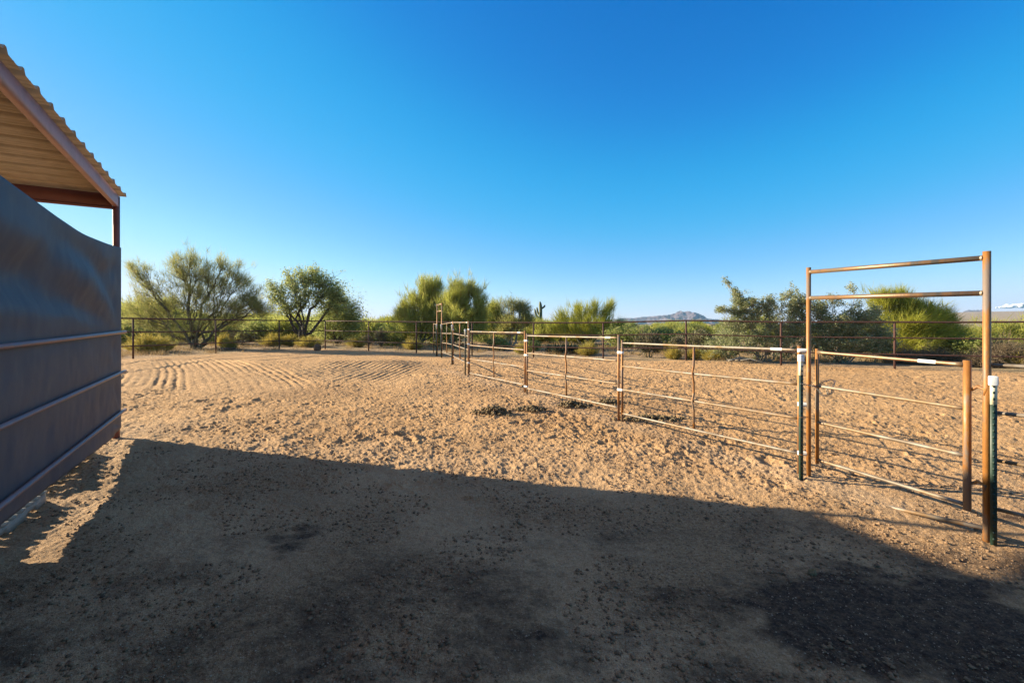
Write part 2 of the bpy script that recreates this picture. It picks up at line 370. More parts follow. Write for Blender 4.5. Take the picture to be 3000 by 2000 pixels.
    c = nr * na; jj = np.arange(na); Tn = np.stack([np.full(na, c), (jj + 1) % na, jj], 1)
    o = mk('ground', V, [Q, Tn], M['ground'], smooth=True)
    for nm, A in (('gravel', gravel), ('damp_shade', damp_shade), ('litter_shade', litter_shade), ('desert', desert)):
        at_ = o.data.attributes.new(nm, 'FLOAT', 'POINT')
        at_.data.foreach_set('value', np.append(A.ravel(), 0).astype(np.float32))
    tag(o, 'trampled tan desert sand of the horse arena and the scrub beyond', 'ground', kind='structure')
    return o
build_ground()

# ------------------------------------------------------------------ mountains
def profile(xs, pts):
    px, py = zip(*pts); return np.interp(xs, px, py)
def mountain(name, pts, D, depth, label, seed):
    """pts: skyline as (angle-tangent, height m) pairs at distance D"""
    t = np.linspace(pts[0][0], pts[-1][0], 260); s = np.linspace(-1, 1, 110)
    T, S = np.meshgrid(t, s, indexing='ij')
    Y = D + S * depth; X = T * D + 0 * S
    H = profile(T, pts)
    env = np.where(S < 0, 1 - np.abs(S) ** 1.15, 1 - np.abs(S) ** 1.4)
    rid = 1 - np.abs(fbm(X / 190, Y / 190, 5, seed)) * 1.6
    rid2 = 1 - np.abs(fbm(X / 75 + 3, Y / 75, 4, seed + 5)) * 1.5
    bell = np.clip(1 - np.abs(S) ** 1.2, 0, 1)
    Z = H * env * (.72 + .28 * bell) + (rid - .6) * H * .75 * (1 - bell ** 3) * env * 1.3 + (rid2 - .6) * H * .34 * env * (1 - .6 * bell ** 4)
    edge = ss(pts[0][0], pts[0][0] + .02, T) * (1 - ss(pts[-1][0] - .02, pts[-1][0], T))
    Z = Z * edge - 12
    n1, n2 = T.shape; i = np.arange(n1 - 1)[:, None] * n2; j = np.arange(n2 - 1)[None, :]
    Q = np.stack([i + j, i + n2 + j, i + n2 + j + 1, i + j + 1], -1).reshape(-1, 4)
    o = mk(name, np.stack([X.ravel(), Y.ravel(), Z.ravel()], 1), [Q], M['mount'], smooth=False)
    tag(o, label, 'mountain', kind='structure')
def prof(D, pts): return [((x - 1500) / F, (HOR - y) / F * D + 12) for x, y in pts]
mountain('hills', prof(2900, [(1740, 954), (1800, 933), (1860, 931), (1900, 927), (1960, 923), (2000, 913), (2008, 910), (2030, 919), (2060, 932), (2095, 935), (2130, 941), (2190, 944), (2260, 948), (2320, 955)]), 2900, 420, 'blue shadowed peak beyond the middle of the pen', 3)
mountain('hills', prof(3000, [(2730, 952), (2780, 934), (2815, 926), (2845, 914), (2870, 908), (2890, 914), (2915, 925), (2960, 926), (3000, 925), (3080, 920), (3160, 928), (3300, 950)]), 3000, 420, 'rounded purple hill at the right edge under the cloud', 8)
mountain('hills', prof(3300, [(900, 954), (1060, 948), (1150, 940), (1175, 936), (1200, 941), (1250, 947), (1360, 953), (1500, 948), (1590, 944), (1650, 946), (1720, 954)]), 3300, 300, 'low blue ridge barely above the scrub on the left', 14)

# ------------------------------------------------------------------ vegetation generator
def sample_lobes(lobes, D, n, g, depth=1.0, clump=None):
    """lobes in photo pixels at distance D -> world points filling them"""
    wts = np.array([l[2] * l[3] * (l[4] if len(l) > 4 else 1) for l in lobes], float); wts /= wts.sum()
    idx = g.choice(len(lobes), n, p=wts); P = np.zeros((n, 3))
    v = g.normal(size=(n, 3)); v /= np.linalg.norm(v, axis=1)[:, None]; v *= (g.random(n) ** .42)[:, None]
    L = np.array([l[:4] for l in lobes], float)[idx]; k = D / F
    P[:, 0] = ((L[:, 0] - 1500) + v[:, 0] * L[:, 2]) * k
    P[:, 2] = EYE + (HOR - L[:, 1] + v[:, 2] * L[:, 3]) * k
    P[:, [0, 2]] += (g.random((n, 1)) < .22) * g.normal(size=(n, 2)) * L[:, 2:4].mean(1)[:, None] * k * .38
    P[:, 1] = D + v[:, 1] * np.maximum(L[:, 2], L[:, 3]) * k * depth + (L[:, 3] * 0)
    return P
def branches(base, P, g, levels=(6, 30, 150), r0=.12, stems=1, mb=None, wob=.10, pull=.62, twig=.006):
    """limbs that split toward the tips P"""
    base = np.array(base, float); n = len(P); nodes = [(base, r0, np.arange(n), 0)]
    tips = []
    def lvl(p, r, idx, d, dirn):
        if d >= len(levels) or len(idx) <= 2:
            for i in idx:
                q = P[i]; m = (p + q) / 2 + g.normal(size=3) * np.linalg.norm(q - p) * .08
                mb.tube([p, m, q], [max(r * .55, twig), max(r * .4, twig), twig * .6], 3, False)
            return
        k = max(2, int(levels[d] * len(idx) / n + .5)); k = min(k, len(idx))
        c = P[g.choice(idx, k, replace=False)]
        for _ in range(2):
            a = np.argmin(((P[idx][:, None] - c[None]) ** 2).sum(2), 1)
            c = np.array([P[idx][a == j].mean(0) if (a == j).any() else c[j] for j in range(k)])
        for j in range(k):
            sub = idx[a == j]
            if not len(sub): continue
            q = p + (c[j] - p) * pull * (1 + .15 * g.normal())
            rr = max(r * (len(sub) / max(len(idx), 1)) ** .42 * .92, twig)
            L = np.linalg.norm(q - p)
            s = p + (g.normal(size=3) * r * .4 if d == 0 else 0)
            m1 = s + (q - s) * .35 + g.normal(size=3) * L * wob + np.array([0, 0, -.03 * L]); m2 = s + (q - s) * .7 + g.normal(size=3) * L * wob
            mb.tube([s, m1, m2, q], [rr * 1.15, rr, rr * .93, rr * .85], 6 if rr > .03 else 4, False)
            lvl(q, rr * .85, sub, d + 1, None)
    lvl(base, r0, np.arange(n), 0, None)
def strands(P, base, g, m=40, L=.35, wd=.012, up=.5, outw=.6, rand=.6, sig=.12, bend=True):
    n = len(P) * m; C = np.repeat(P, m, 0) + g.normal(size=(n, 3)) * sig
    o = C - np.array(base) - np.array([0, 0, 1.0]); o /= np.linalg.norm(o, axis=1)[:, None] + 1e-6
    d = o * outw + np.array([0, 0, up]) + g.normal(size=(n, 3)) * rand; d /= np.linalg.norm(d, axis=1)[:, None]
    s = np.cross(d, g.normal(size=(n, 3))); s /= np.linalg.norm(s, axis=1)[:, None]
    ln = L * (.5 + g.random(n))[:, None]
    V = np.stack([C - s * wd, C + s * wd, C + d * ln], 1).reshape(-1, 3)
    return V, np.arange(n * 3).reshape(-1, 3)
def leaves(P, g, m=60, sz=.035, sig=.16, flat=.0):
    n = len(P) * m; C = np.repeat(P, m, 0) + g.normal(size=(n, 3)) * sig
    a = g.normal(size=(n, 3)); a /= np.linalg.norm(a, axis=1)[:, None]
    b = np.cross(a, g.normal(size=(n, 3))); b /= np.linalg.norm(b, axis=1)[:, None]
    s = sz * (.5 + g.random(n))[:, None]
    V = np.stack([C - a * s, C + b * s * .55, C + a * s, C - b * s * .55], 1).reshape(-1, 3)
    return V, np.arange(n * 4).reshape(-1, 4)
def filt(P, g, sc=1.1, thr=-.12, seed=5):
    """knock holes into the crown"""
    v = pn(P[:, 0] / sc, P[:, 2] / sc + P[:, 1] / sc * .7, seed); return P[v > thr]
def tree(name, label, cat, D, bx, lobes, mode, mat, bark, seed, ntip=500, m=40, group=None, r0=.12, L=.35, wd=.012,
         up=.5, outw=.6, rand=.6, sig=.13, sz=.035, levels=(6, 30, 150), thr=-.2, depth=1.0, hole=.9, twig=.006, pull=.62, fork=0.0, lead=None):
    g = rng(seed); P = filt(sample_lobes(lobes, D, ntip, g, depth), g, hole, thr, seed)
    X = (bx - 1500) / F * D; base = np.array([X, D, gz(X, D)])
    P[:, 2] = np.maximum(P[:, 2], base[2] + .12)
    t = thing(name, label, cat, tuple(base), group=group)
    mb = MB(); start = base - np.array([0, 0, .06])
    if fork:
        top = base + np.array([g.normal() * .08, 0, fork])
        mb.tube([start, (start + top) / 2 + g.normal(size=3) * .05, top], [r0 * 1.35, r0 * 1.1, r0], 8, False); start = top
    branches(start, P, g, levels, r0, mb=mb, twig=twig, pull=pull)
    tr = mb.build('trunk', M[bark], t, True); tr.data.transform(Matrix.Translation(-Vector(base)))
    if mode == 'strand': V, Fc = strands(P, base, g, m, L, wd, up, outw, rand, sig)
    else: V, Fc = leaves(P, g, m, sz, sig)
    V = V - base
    V[:, 2] = np.maximum(V[:, 2], .02)
    mk('crown', V, [Fc], M[mat], t)
    return t

TG = 'desert trees beyond the pipe fence'
tree('palo_verde_tree', 'olive green feathery tree partly hidden behind the shed wall edge', 'tree', 33, 405, [(400, 930, 60, 40), (470, 925, 50, 42), (380, 960, 60, 40), (440, 975, 60, 25)], 'strand', 'pv', 'bark_green', 1, 420, 60, group=TG, L=.45, wd=.016, sig=.25, r0=.10)
tree('palo_verde_tree', 'largest wide open crowned tree with dark spreading limbs left of the pen', 'tree', 25.5, 572,
     [(410, 795, 32, 30, .7), (440, 840, 50, 34, .8), (555, 770, 50, 36, .75), (535, 805, 50, 34, .7), (620, 810, 50, 40, .8), (600, 850, 70, 34, .6), (668, 785, 34, 34, 1.2), (690, 830, 45, 36), (735, 870, 45, 40, .9), (450, 895, 70, 40), (560, 880, 70, 50, .6),
      (660, 905, 90, 32, 1.3), (755, 905, 40, 30), (430, 940, 70, 30, .8), (620, 950, 90, 25, .6), (530, 975, 70, 22, .5)],
     'strand', 'pv_dark', 'bark_olive', 2, 2400, 17, group=TG, L=.40, wd=.0075, sig=.08, r0=.21, thr=-.12, up=.75, levels=(9, 55, 400), hole=.6, twig=.008)
tree('mesquite_tree', 'rounded green tree with one forked dark trunk right of the largest tree', 'tree', 30, 886,
     [(815, 850, 38, 35), (870, 820, 42, 36), (925, 815, 40, 32), (965, 850, 40, 40), (840, 895, 55, 32, .8), (905, 870, 60, 45, .7), (980, 890, 40, 40)],
     'leaf', 'mesq', 'bark', 3, 2000, 17, group=TG, sz=.045, sig=.11, r0=.19, thr=-.14, fork=.55, levels=(8, 45, 320), hole=.6, twig=.009)
tree('mesquite_tree', 'small dense green tree close behind the forked mesquite', 'tree', 33, 990, [(985, 880, 45, 35), (1030, 915, 32, 35), (985, 925, 60, 40), (960, 960, 60, 25), (1020, 960, 45, 25)], 'leaf', 'mesq', 'bark', 4, 480, 55, group=TG, sz=.05, sig=.25, r0=.13, thr=-.35)
tree('palo_verde_tree', 'tall feathery green tree behind the left side of the far gate frame', 'tree', 30, 1225,
     [(1250, 850, 24, 38, 1.3), (1272, 850, 26, 34), (1215, 890, 42, 30), (1265, 900, 45, 45), (1185, 920, 30, 22), (1230, 930, 70, 34), (1200, 965, 70, 25), (1290, 950, 45, 35)],
     'strand', 'pv', 'bark_green', 5, 1700, 17, group=TG, L=.50, wd=.011, up=.8, rand=.5, sig=.08, r0=.16, thr=-.10, hole=.45)
tree('palo_verde_tree', 'broad feathery green tree behind the right side of the far gate frame', 'tree', 28.5, 1322,
     [(1345, 860, 36, 34, 1.2), (1380, 868, 34, 34), (1325, 890, 34, 42), (1395, 905, 32, 38), (1350, 925, 70, 38), (1410, 935, 22, 30), (1360, 965, 80, 20)],
     'strand', 'pv', 'bark_green', 6, 1700, 17, group=TG, L=.50, wd=.011, up=.8, rand=.5, sig=.08, r0=.18, thr=-.10, hole=.45, fork=.4)
tree('palo_verde_tree', 'narrow small green tree between the broad tree and the half bare tree', 'tree', 34, 1448, [(1447, 915, 16, 24, 1.3), (1440, 945, 30, 24), (1465, 960, 26, 20)], 'strand', 'pv', 'bark_green', 7, 200, 55, group=TG, L=.45, wd=.014, up=.9, sig=.18, r0=.08, thr=-.4)
tree('palo_verde_tree', 'half bare crooked tree with grey branches just left of the saguaro', 'tree', 33, 1492,
     [(1478, 888, 14, 18, .5), (1505, 905, 26, 24), (1528, 912, 20, 22), (1540, 938, 20, 18), (1500, 945, 40, 22), (1480, 960, 24, 22)],
     'strand', 'pv_dark', 'bark_pale', 8, 300, 32, group=TG, L=.40, wd=.013, up=.4, sig=.17, r0=.16, thr=-.25, twig=.014)
tree('palo_verde_tree', 'pale yellow green tree with upright wispy top left of the mountain', 'tree', 34, 1715,
     [(1660, 935, 34, 18), (1700, 922, 30, 20, 1.2), (1735, 918, 28, 24, 1.2), (1775, 915, 30, 22, .8), (1640, 965, 40, 15), (1720, 955, 75, 22), (1790, 955, 30, 20), (1700, 975, 90, 15)],
     'strand', 'pv_bright', 'bark_green', 9, 620, 20, group=TG, L=.65, wd=.013, up=1.0, rand=.42, sig=.10, r0=.13, thr=-.10, hole=.6)
tree('palo_verde_tree', 'bright yellow green feathery tree behind the right gate opening', 'tree', 20.3, 2650,
     [(2590, 890, 34, 26, 1.2), (2630, 880, 26, 20), (2650, 905, 40, 26), (2700, 920, 40, 26), (2745, 935, 36, 28), (2640, 950, 70, 40), (2720, 975, 70, 36), (2780, 985, 40, 24), (2650, 1010, 80, 30), (2740, 1015, 60, 22)],
     'strand', 'pv_bright', 'bark_green', 10, 2100, 20, group=TG, L=.46, wd=.008, up=.6, outw=.7, rand=.5, sig=.07, r0=.12, thr=-.10, hole=.32)

BG = 'large bushes against the right fence'
tree('hackberry_bush', 'large grey green bush with a long leafy spray leaning left', 'bush', 18.6, 2230,
     [(2190, 900, 45, 32), (2250, 890, 45, 34), (2320, 880, 36, 36, 1.1), (2350, 900, 36, 40), (2160, 950, 50, 32), (2250, 955, 80, 50), (2340, 965, 50, 50), (2170, 1000, 70, 36), (2280, 1010, 90, 36), (2130, 1020, 40, 26),
      (2120, 817, 6, 4, .9), (2129, 825, 8, 6, 1.1), (2139, 838, 9, 8, 1.5), (2150, 853, 11, 10, 1.8), (2160, 866, 12, 12, 2), (2172, 882, 18, 14, 1.6), (2110, 906, 14, 4, 2.5), (2135, 909, 18, 5, 1.6), (2165, 915, 26, 10, 1.2)],
     'leaf', 'hack', 'bark_pale', 20, 1500, 44, group=BG, sz=.028, sig=.060, r0=.07, thr=-.22, levels=(12, 60, 260), hole=.45, depth=.8)
tree('hackberry_bush', 'dark grey green bush filling the left part of the gate opening', 'bush', 18.0, 2470,
     [(2400, 900, 26, 30, .8), (2440, 880, 22, 24, .5), (2500, 850, 8, 26, .35), (2500, 900, 26, 24, .8), (2440, 945, 60, 40), (2530, 945, 50, 40), (2420, 1000, 60, 45), (2500, 1000, 80, 45), (2580, 1000, 46, 45), (2560, 905, 16, 22, .5)],
     'leaf', 'hack', 'bark_pale', 21, 1500, 44, group=BG, sz=.028, sig=.060, r0=.07, thr=-.22, levels=(12, 60, 260), hole=.45, depth=.8)
tree('desert_bush', 'low green bush at the right edge behind the top rail', 'bush', 24, 2930, [(2860, 990, 50, 20), (2930, 975, 60, 18), (3000, 985, 60, 24), (3080, 975, 60, 26), (2900, 1005, 80, 20)], 'strand', 'pv', 'bark_green', 22, 330, 60, group=BG, L=.35, wd=.012, up=.6, sig=.15, r0=.06, thr=-.5)
tree('desert_bush', 'low brown twiggy bush at the foot of the fence near the right edge', 'bush', 16.3, 2925, [(2880, 1050, 40, 20), (2950, 1035, 50, 30), (3010, 1050, 50, 26), (2960, 1065, 80, 16)], 'strand', 'brown', 'bark', 23, 300, 55, group=BG, L=.26, wd=.006, up=.6, sig=.10, r0=.04, thr=-.4)
tree('desert_bush', 'low dark twiggy bush under the bright tree along the fence', 'bush', 17.6, 2700, [(2640, 1055, 40, 14), (2700, 1050, 50, 18), (2760, 1060, 50, 14)], 'strand', 'brown', 'bark', 24, 260, 50, group=BG, L=.26, wd=.006, up=.6, sig=.10, r0=.04, thr=-.4)
tree('desert_bush', 'grey olive shrub just left of the large spray bush', 'bush', 20.2, 2100, [(2095, 1010, 40, 22), (2130, 990, 36, 22), (2080, 1030, 36, 14)], 'leaf', 'hack', 'bark_pale', 25, 260, 60, group=BG, sz=.034, sig=.10, r0=.04, thr=-.4)

# chollas
def cholla(label, D, bx, lobes, seed, n=260):
    g = rng(seed); P = sample_lobes(lobes, D, n, g, .9)
    X = (bx - 1500) / F * D; base = np.array([X, D, gz(X, D)]); P[:, 2] = np.maximum(P[:, 2], base[2] + .08)
    t = thing('cholla_cactus', label, 'cactus', tuple(base), group='cholla cacti beyond the fence')
    mb = MB(); branches(base - np.array([0, 0, .05]), P, g, (7, 40, 120), .05, mb=mb, twig=.018, pull=.7)
    o = mb.build('stem', M['cholla'], t, False); o.data.transform(Matrix.Translation(-Vector(base)))
    mb = MB()
    for p in P:
        d = g.normal(size=3); d[2] = abs(d[2]) * 1.1; d /= np.linalg.norm(d); q = p + d * .15 * (.6 + .6 * g.random())
        mb.tube([p, (p + q) / 2, q], [.017, .022, .010], 5, True)
    o = mb.build('joint', M['cholla'], t, False); o.data.transform(Matrix.Translation(-Vector(base))); tag(o, None, None, kind='stuff')
    V, Fc = strands(P, base, g, 26, .07, .0035, .3, .2, 1.0, .06); mk('spines', V - base, [Fc], M['cholla'], t)
cholla('big round straw coloured cholla behind the middle panel', 21.2, 1903, [(1900, 1000, 42, 28), (1885, 1015, 30, 20), (1925, 1015, 25, 22)], 31, 420)
cholla('spiky cholla beside the fence post left of the spray bush', 20.6, 2045, [(2045, 1000, 34, 26), (2060, 985, 24, 18)], 32, 300)
cholla('small cholla between the two bigger chollas', 24, 1985, [(1985, 1002, 20, 14)], 33, 130)
cholla('grey cholla left of the tall feathery tree', 30, 1118, [(1118, 985, 22, 22)], 34, 200)
cholla('grey cholla mound between the two biggest trees on the left', 29, 700, [(690, 985, 34, 14), (730, 990, 26, 12)], 35, 220)
cholla('dark cholla patch at the right foot of the small dense tree', 30, 1080, [(1075, 995, 20, 12)], 36, 120)

# saguaro
def rib(j, k): return 1.0 if j % 2 else .86
def saguaro(label, D, segs, bx, seed, group=None):
    X = (bx - 1500) / F * D; base = Vector((X, D, gz(X, D)))
    t = thing('saguaro_cactus', label, 'cactus', base, group=group)
    for i, (pts, r) in enumerate(segs):
        P = [at(x, y, D) + Vector((0, dy, 0)) - base for x, y, dy in pts]
        if i == 0: P[0].z = -.1
        # smooth path
        Q = []
        for a in range(len(P) - 1):
            for s in range(5): Q.append(P[a].lerp(P[a + 1], s / 5))
        Q.append(P[-1])
        for _ in range(2): Q = [Q[0]] + [(Q[k - 1] + Q[k] * 2 + Q[k + 1]) / 4 for k in range(1, len(Q) - 1)] + [Q[-1]]
        R = [r * (1.0 if u < len(Q) - 3 else (.92, .7, .3)[u - len(Q) + 3]) for u in range(len(Q))]
        if i: R[0] *= .7
        mb = MB(); mb.tube(Q, R, 24, True, rib); mb.build('stem' if i == 0 else 'arm', M['cactus'], t, True)
saguaro('tall saguaro cactus with raised arms standing against the sky', 42, [
    ([(1583, 1000, 0), (1584, 940, 0), (1584, 905, 0), (1582, 883, 0)], .155),
    ([(1584, 930, 0), (1577, 931, -.1), (1570, 922, -.1), (1566, 904, -.1)], .10),
    ([(1583, 925, 0), (1579, 922, .2), (1575, 912, .2), (1573, 899, .2)], .095),
    ([(1584, 905, 0), (1589, 902, 0), (1594, 899, 0), (1597, 893, 0)], .085),
    ([(1584, 958, 0), (1592, 958, -.1), (1596, 953, -.1), (1596, 945, -.1)], .11)], 1583, 1)
saguaro('short saguaro stub poking out of the bright feathery tree', 23, [([(2727, 1010, 0), (2727, 940, 0), (2727, 900, 0), (2725, 881, 0)], .085), ([(2727, 930, 0), (2755, 930, .1), (2763, 920, .1), (2763, 905, .1)], .06)], 2727, 2)

# barrel cactus
def barrel():
    p = at(930, 1020, 24.6); base = Vector((p.x, p.y, gz(p.x, p.y)))
    t = thing('barrel_cactus', 'small reddish barrel cactus on the ground behind the left fence', 'cactus', base)
    zs = [-.03, .05, .15, .25, .32, .36]; rs = [.13, .18, .20, .18, .12, .04]
    mb = MB(); mb.tube([(0, 0, z) for z in zs], rs, 28, True, rib); mb.build('stem', M['barrel'], t, True)
barrel()

# yellow broom shrubs and other low shrubs: a few shapes, copied and scaled
def shrub_mesh(name, mat, seed, kind='strand', n=110, m=50, wd=.010, L=.3, flat=.75, sig=.10, sz=.03):
    g = rng(seed); v = g.normal(size=(n, 3)); v /= np.linalg.norm(v, axis=1)[:, None]; v *= (g.random(n) ** .4)[:, None]
    P = v * [.5, .5, .5 * flat] + [0, 0, .46 * flat]; P = P[pn(P[:, 0] * 3.5, P[:, 2] * 3.5 + P[:, 1] * 2, seed) > -.28]; P[:, 2] = np.maximum(P[:, 2], .05)
    if kind == 'strand': V, Fc = strands(P, (0, 0, -1), g, m, L, wd, .7, .6, .45, sig)
    else: V, Fc = leaves(P, g, m, sz, sig)
    V[:, 2] = np.maximum(V[:, 2], -.02)
    mb = MB(); branches((0, 0, -.05), P, g, (6, 24), .02, mb=mb, twig=.004)
    bv = np.array(mb.v); nv = len(V)
    Fs = [Fc]; 
    if mb.q: Fs.append(np.array(mb.q) + nv)
    me_o = mk(name, np.vstack([V, bv]), Fs, M[mat])
    return me_o
def place(src, used, x, y, s, sz, label, cat, group, name=None):
    if not used[0]: o = src; used[0] = True
    else: o = src.copy(); COL.objects.link(o)
    if name: o.name = name
    o.location = (x, y, gz(x, y)); o.rotation_euler = (0, 0, rnd.uniform(0, 6.28)); o.scale = (s, s, sz)
    tag(o, label, cat, group); return o
def broom_mesh(seed):
    g = rng(seed); n = 260; m = 16
    az = g.random(n) * 6.283; el = np.arccos(1 - g.random(n) * .92); d = np.stack([np.cos(az) * np.sin(el), np.sin(az) * np.sin(el), np.cos(el) + .12], 1)
    hgt = (.52 + .55 * g.random(n)) * (1 + .35 * pn(az * 1.1, el * 1.5, seed)); tip = d * hgt[:, None] * np.array([.55, .55, .75]); b0 = g.normal(size=(n, 3)) * [.05, .05, 0] + [0, 0, -.02]
    f = .35 + .6 * g.random((n, m)); C = (b0[:, None] + (tip - b0)[:, None] * f[..., None]).reshape(-1, 3) + g.normal(size=(n * m, 3)) * .022
    dd = np.repeat(d, m, 0) * .8 + g.normal(size=(n * m, 3)) * .38 + [0, 0, .35]; dd /= np.linalg.norm(dd, axis=1)[:, None]
    s = np.cross(dd, g.normal(size=(n * m, 3))); s /= np.linalg.norm(s, axis=1)[:, None]; L = .10 + .16 * g.random((n * m, 1))
    V = np.stack([C - s * .007, C + s * .007, C + dd * L], 1).reshape(-1, 3)
    s2 = np.cross(tip - b0, [0, 0, 1.]) + 1e-3; s2 /= np.linalg.norm(s2, axis=1)[:, None]
    V2 = np.stack([b0 - s2 * .006, b0 + s2 * .006, tip], 1).reshape(-1, 3); V = np.vstack([V, V2])
    return mk('broom_shrub', V, [np.arange(len(V)).reshape(-1, 3)], M['yellow'])
yv = [(broom_mesh(50 + i), [False]) for i in range(4)]
YL = [  # photo x, distance, width m, height m, label
    (800, 28.5, 1.5, .85, 'round mustard yellow shrub left of the forked mesquite'),
    (672, 24.6, .8, .7, 'low yellow green shrub just right of the largest tree trunk'),
    (655, 27.5, .8, .9, 'upright yellow shrub close behind the largest tree on its right'),
    (850, 29, 1.1, .75, 'small yellow green shrub at the left foot of the forked mesquite'),
    (905, 28, 1.6, .7, 'wide yellow green shrub behind the barrel cactus'),
    (1045, 28.5, 1.3, .7, 'yellow shrub below the small dense tree'),
    (1210, 26.5, 1.2, .75, 'yellow green tuft left of the far gate frame behind the fence'),
    (425, 21.5, 1.6, .95, 'yellow green shrub near the shed corner behind the left fence'),
    (470, 22.5, 1.2, .8, 'olive yellow shrub left of the largest tree trunk'),
    (1722, 22.3, 1.0, .75, 'golden tuft by the fence post below the pale tree'),
    (1975, 19.9, .75, .66, 'upright golden broom shrub left of the middle fence post'),
    (2032, 19.7, .8, .62, 'golden tuft just right of the middle fence post'),
    (1945, 25, 1.0, .6, 'orange yellow shrub behind the big round cholla'),
    (1530, 23.6, 1.0, .6, 'dry yellow shrub below the half bare tree'),
    (2090, 18.9, .9, .5, 'yellow dry shrub at the foot of the grey olive shrub'),
    (2985, 15.9, .9, .6, 'golden twiggy shrub at the right edge of the picture'),
]
for i, (px, D, wd_, ht, lb) in enumerate(YL):
    s, u = yv[i % 4]; place(s, u, (px - 1500) / F * D, D, wd_, ht / .85, lb, 'shrub', 'yellow broom shrubs along the fence')
gv = [(shrub_mesh('desert_shrub', 'scrub', 60 + i, 'leaf', 80, 60, sz=.028, sig=.09), [False]) for i in range(2)]
GL = [(655, 31, 2.2, 1.5, 'dark twiggy shrub behind the largest tree on the right'), (760, 36, 3.0, 1.7, 'dark olive shrub between the two biggest trees'), (1155, 31, 2.2, 1.3, 'leafy green shrub left of the tall feathery tree'),
      (1560, 26, 1.0, .6, 'small dark shrub below the saguaro'), (1830, 30, 3.0, 1.3, 'green shrub left of the big round cholla'), (1960, 33, 3.5, 1.2, 'green shrub behind the small cholla'), (360, 30, 3, 1.6, 'green shrub right beside the shed wall edge'),
      (1460, 27, 1.4, .7, 'dark shrub at the foot of the narrow small tree'), (1290, 33, 3.2, 1.7, 'dark green shrub low behind the far gate frame'), (2870, 19, 2.0, 1.0, 'grey green shrub behind the right gate post')]
for i, (px, D, wd_, ht, lb) in enumerate(GL):
    s, u = gv[i % 2]; place(s, u, (px - 1500) / F * D, D, wd_, ht / .72, lb, 'shrub', 'green shrubs beyond the fence')
# agaves: dark low rosettes
def agave_mesh(seed):
    g = rng(seed); V = []; Fs = []
    for i in range(60):
        a = g.random() * 6.283; e = .25 + g.random() * 1.1; L = .26 + .14 * g.random(); d = np.array([math.cos(a) * math.cos(e), math.sin(a) * math.cos(e), math.sin(e)])
        s = np.array([-math.sin(a), math.cos(a), 0]) * .022; b = d * .03; k = len(V)
        V += [b - s * .7, b + s * .7, b + d * L * .5 + s, b + d * L + [0, 0, .03], b + d * L * .5 - s]; Fs.append([k, k + 1, k + 2, k + 3, k + 4])
    return mk('agave', np.array(V), [np.array(Fs)], M['agave'])
ag = (agave_mesh(5), [False])
for i in range(9):
    px = 1612 + i * 12 + rnd.uniform(-4, 4); D = 23.6 + rnd.uniform(-.9, .9)
    place(ag[0], ag[1], (px - 1500) / F * D, D, 1.5, 1.5, 'one of the dark spiky agaves in the clump below the pale green tree', 'agave', 'agave clump behind the fence')

# far scrub
fv = [(shrub_mesh('creosote_shrub', m_, 70 + i, 'strand', 120, 60, wd=.011, L=.26, flat=.8, sig=.09), [False]) for i, m_ in enumerate(['pv', 'scrub', 'pv_bright', 'scrub', 'pv'])]
g = rng(99); cnt = 0
ring = []
for k in range(230):
    D = 36 + 85 * g.random() ** 1.2; t = -1.15 + 2.35 * (k + g.random()) / 230
    ring.append((D, t))
for D, t in ring:
    px = 1500 + t * F
    ytop = np.interp(px, [300, 700, 1100, 1500, 1780, 1850, 2100, 2200, 2700, 2800, 3100], [915, 935, 938, 938, 946, 955, 957, 950, 958, 970, 966]) + g.normal() * 5
    X = t * D; zt = EYE + (HOR - ytop) / F * D; h = max(zt - gz(X, D), .8) * g.uniform(.75, 1.05)
    s, u = fv[int(g.integers(0, 5))]
    place(s, u, X, D, h * g.uniform(1.2, 1.9), h / .82, 'one of many green shrubs in the far scrub band on the horizon', 'shrub', 'far scrub on the horizon')

# dry grass stuff
def grass():
    g = rng(123); n = 5200
    D = 18 + 34 * g.random(n) ** 1.3; t = -1.2 + 2.4 * g.random(n); X = t * D; Y = D
    fz = 21.6 - .4346 * X; ok = (Y > fz + .35) & ((X > -10.2) | (Y > 25.5)) | ((X + 11.4 + .55 * (25.9 - Y)) < 0) & (Y > 16)
    ok &= pn(X * .35, Y * .35, 130) > -.12
    X = X[ok]; Y = Y[ok]; Z = terrain(X, Y); P = np.stack([X, Y, Z + .01], 1)
    n = len(P); m = 22; C = np.repeat(P, m, 0); sp = np.repeat(g.uniform(.06, .22, n), m)
    C[:, :2] += g.normal(size=(n * m, 2)) * sp[:, None]
    d = g.normal(size=(n * m, 3)) * .45; d[:, 2] = 1; d /= np.linalg.norm(d, axis=1)[:, None]; L = np.repeat(g.uniform(.12, .34, n), m)[:, None] * (.6 + .6 * g.random((n * m, 1)))
    a = g.random(n * m) * 6.28; s = np.stack([np.cos(a), np.sin(a), 0 * a], 1) * .008
    V = np.stack([C - s, C + s, C + d * L], 1).reshape(-1, 3)
    o = mk('dry_grass', V, [np.arange(len(V)).reshape(-1, 3)], M['dry']); tag(o, 'pale dry grass tufts covering the soil beyond the pipe fence', 'grass', kind='stuff')
grass()

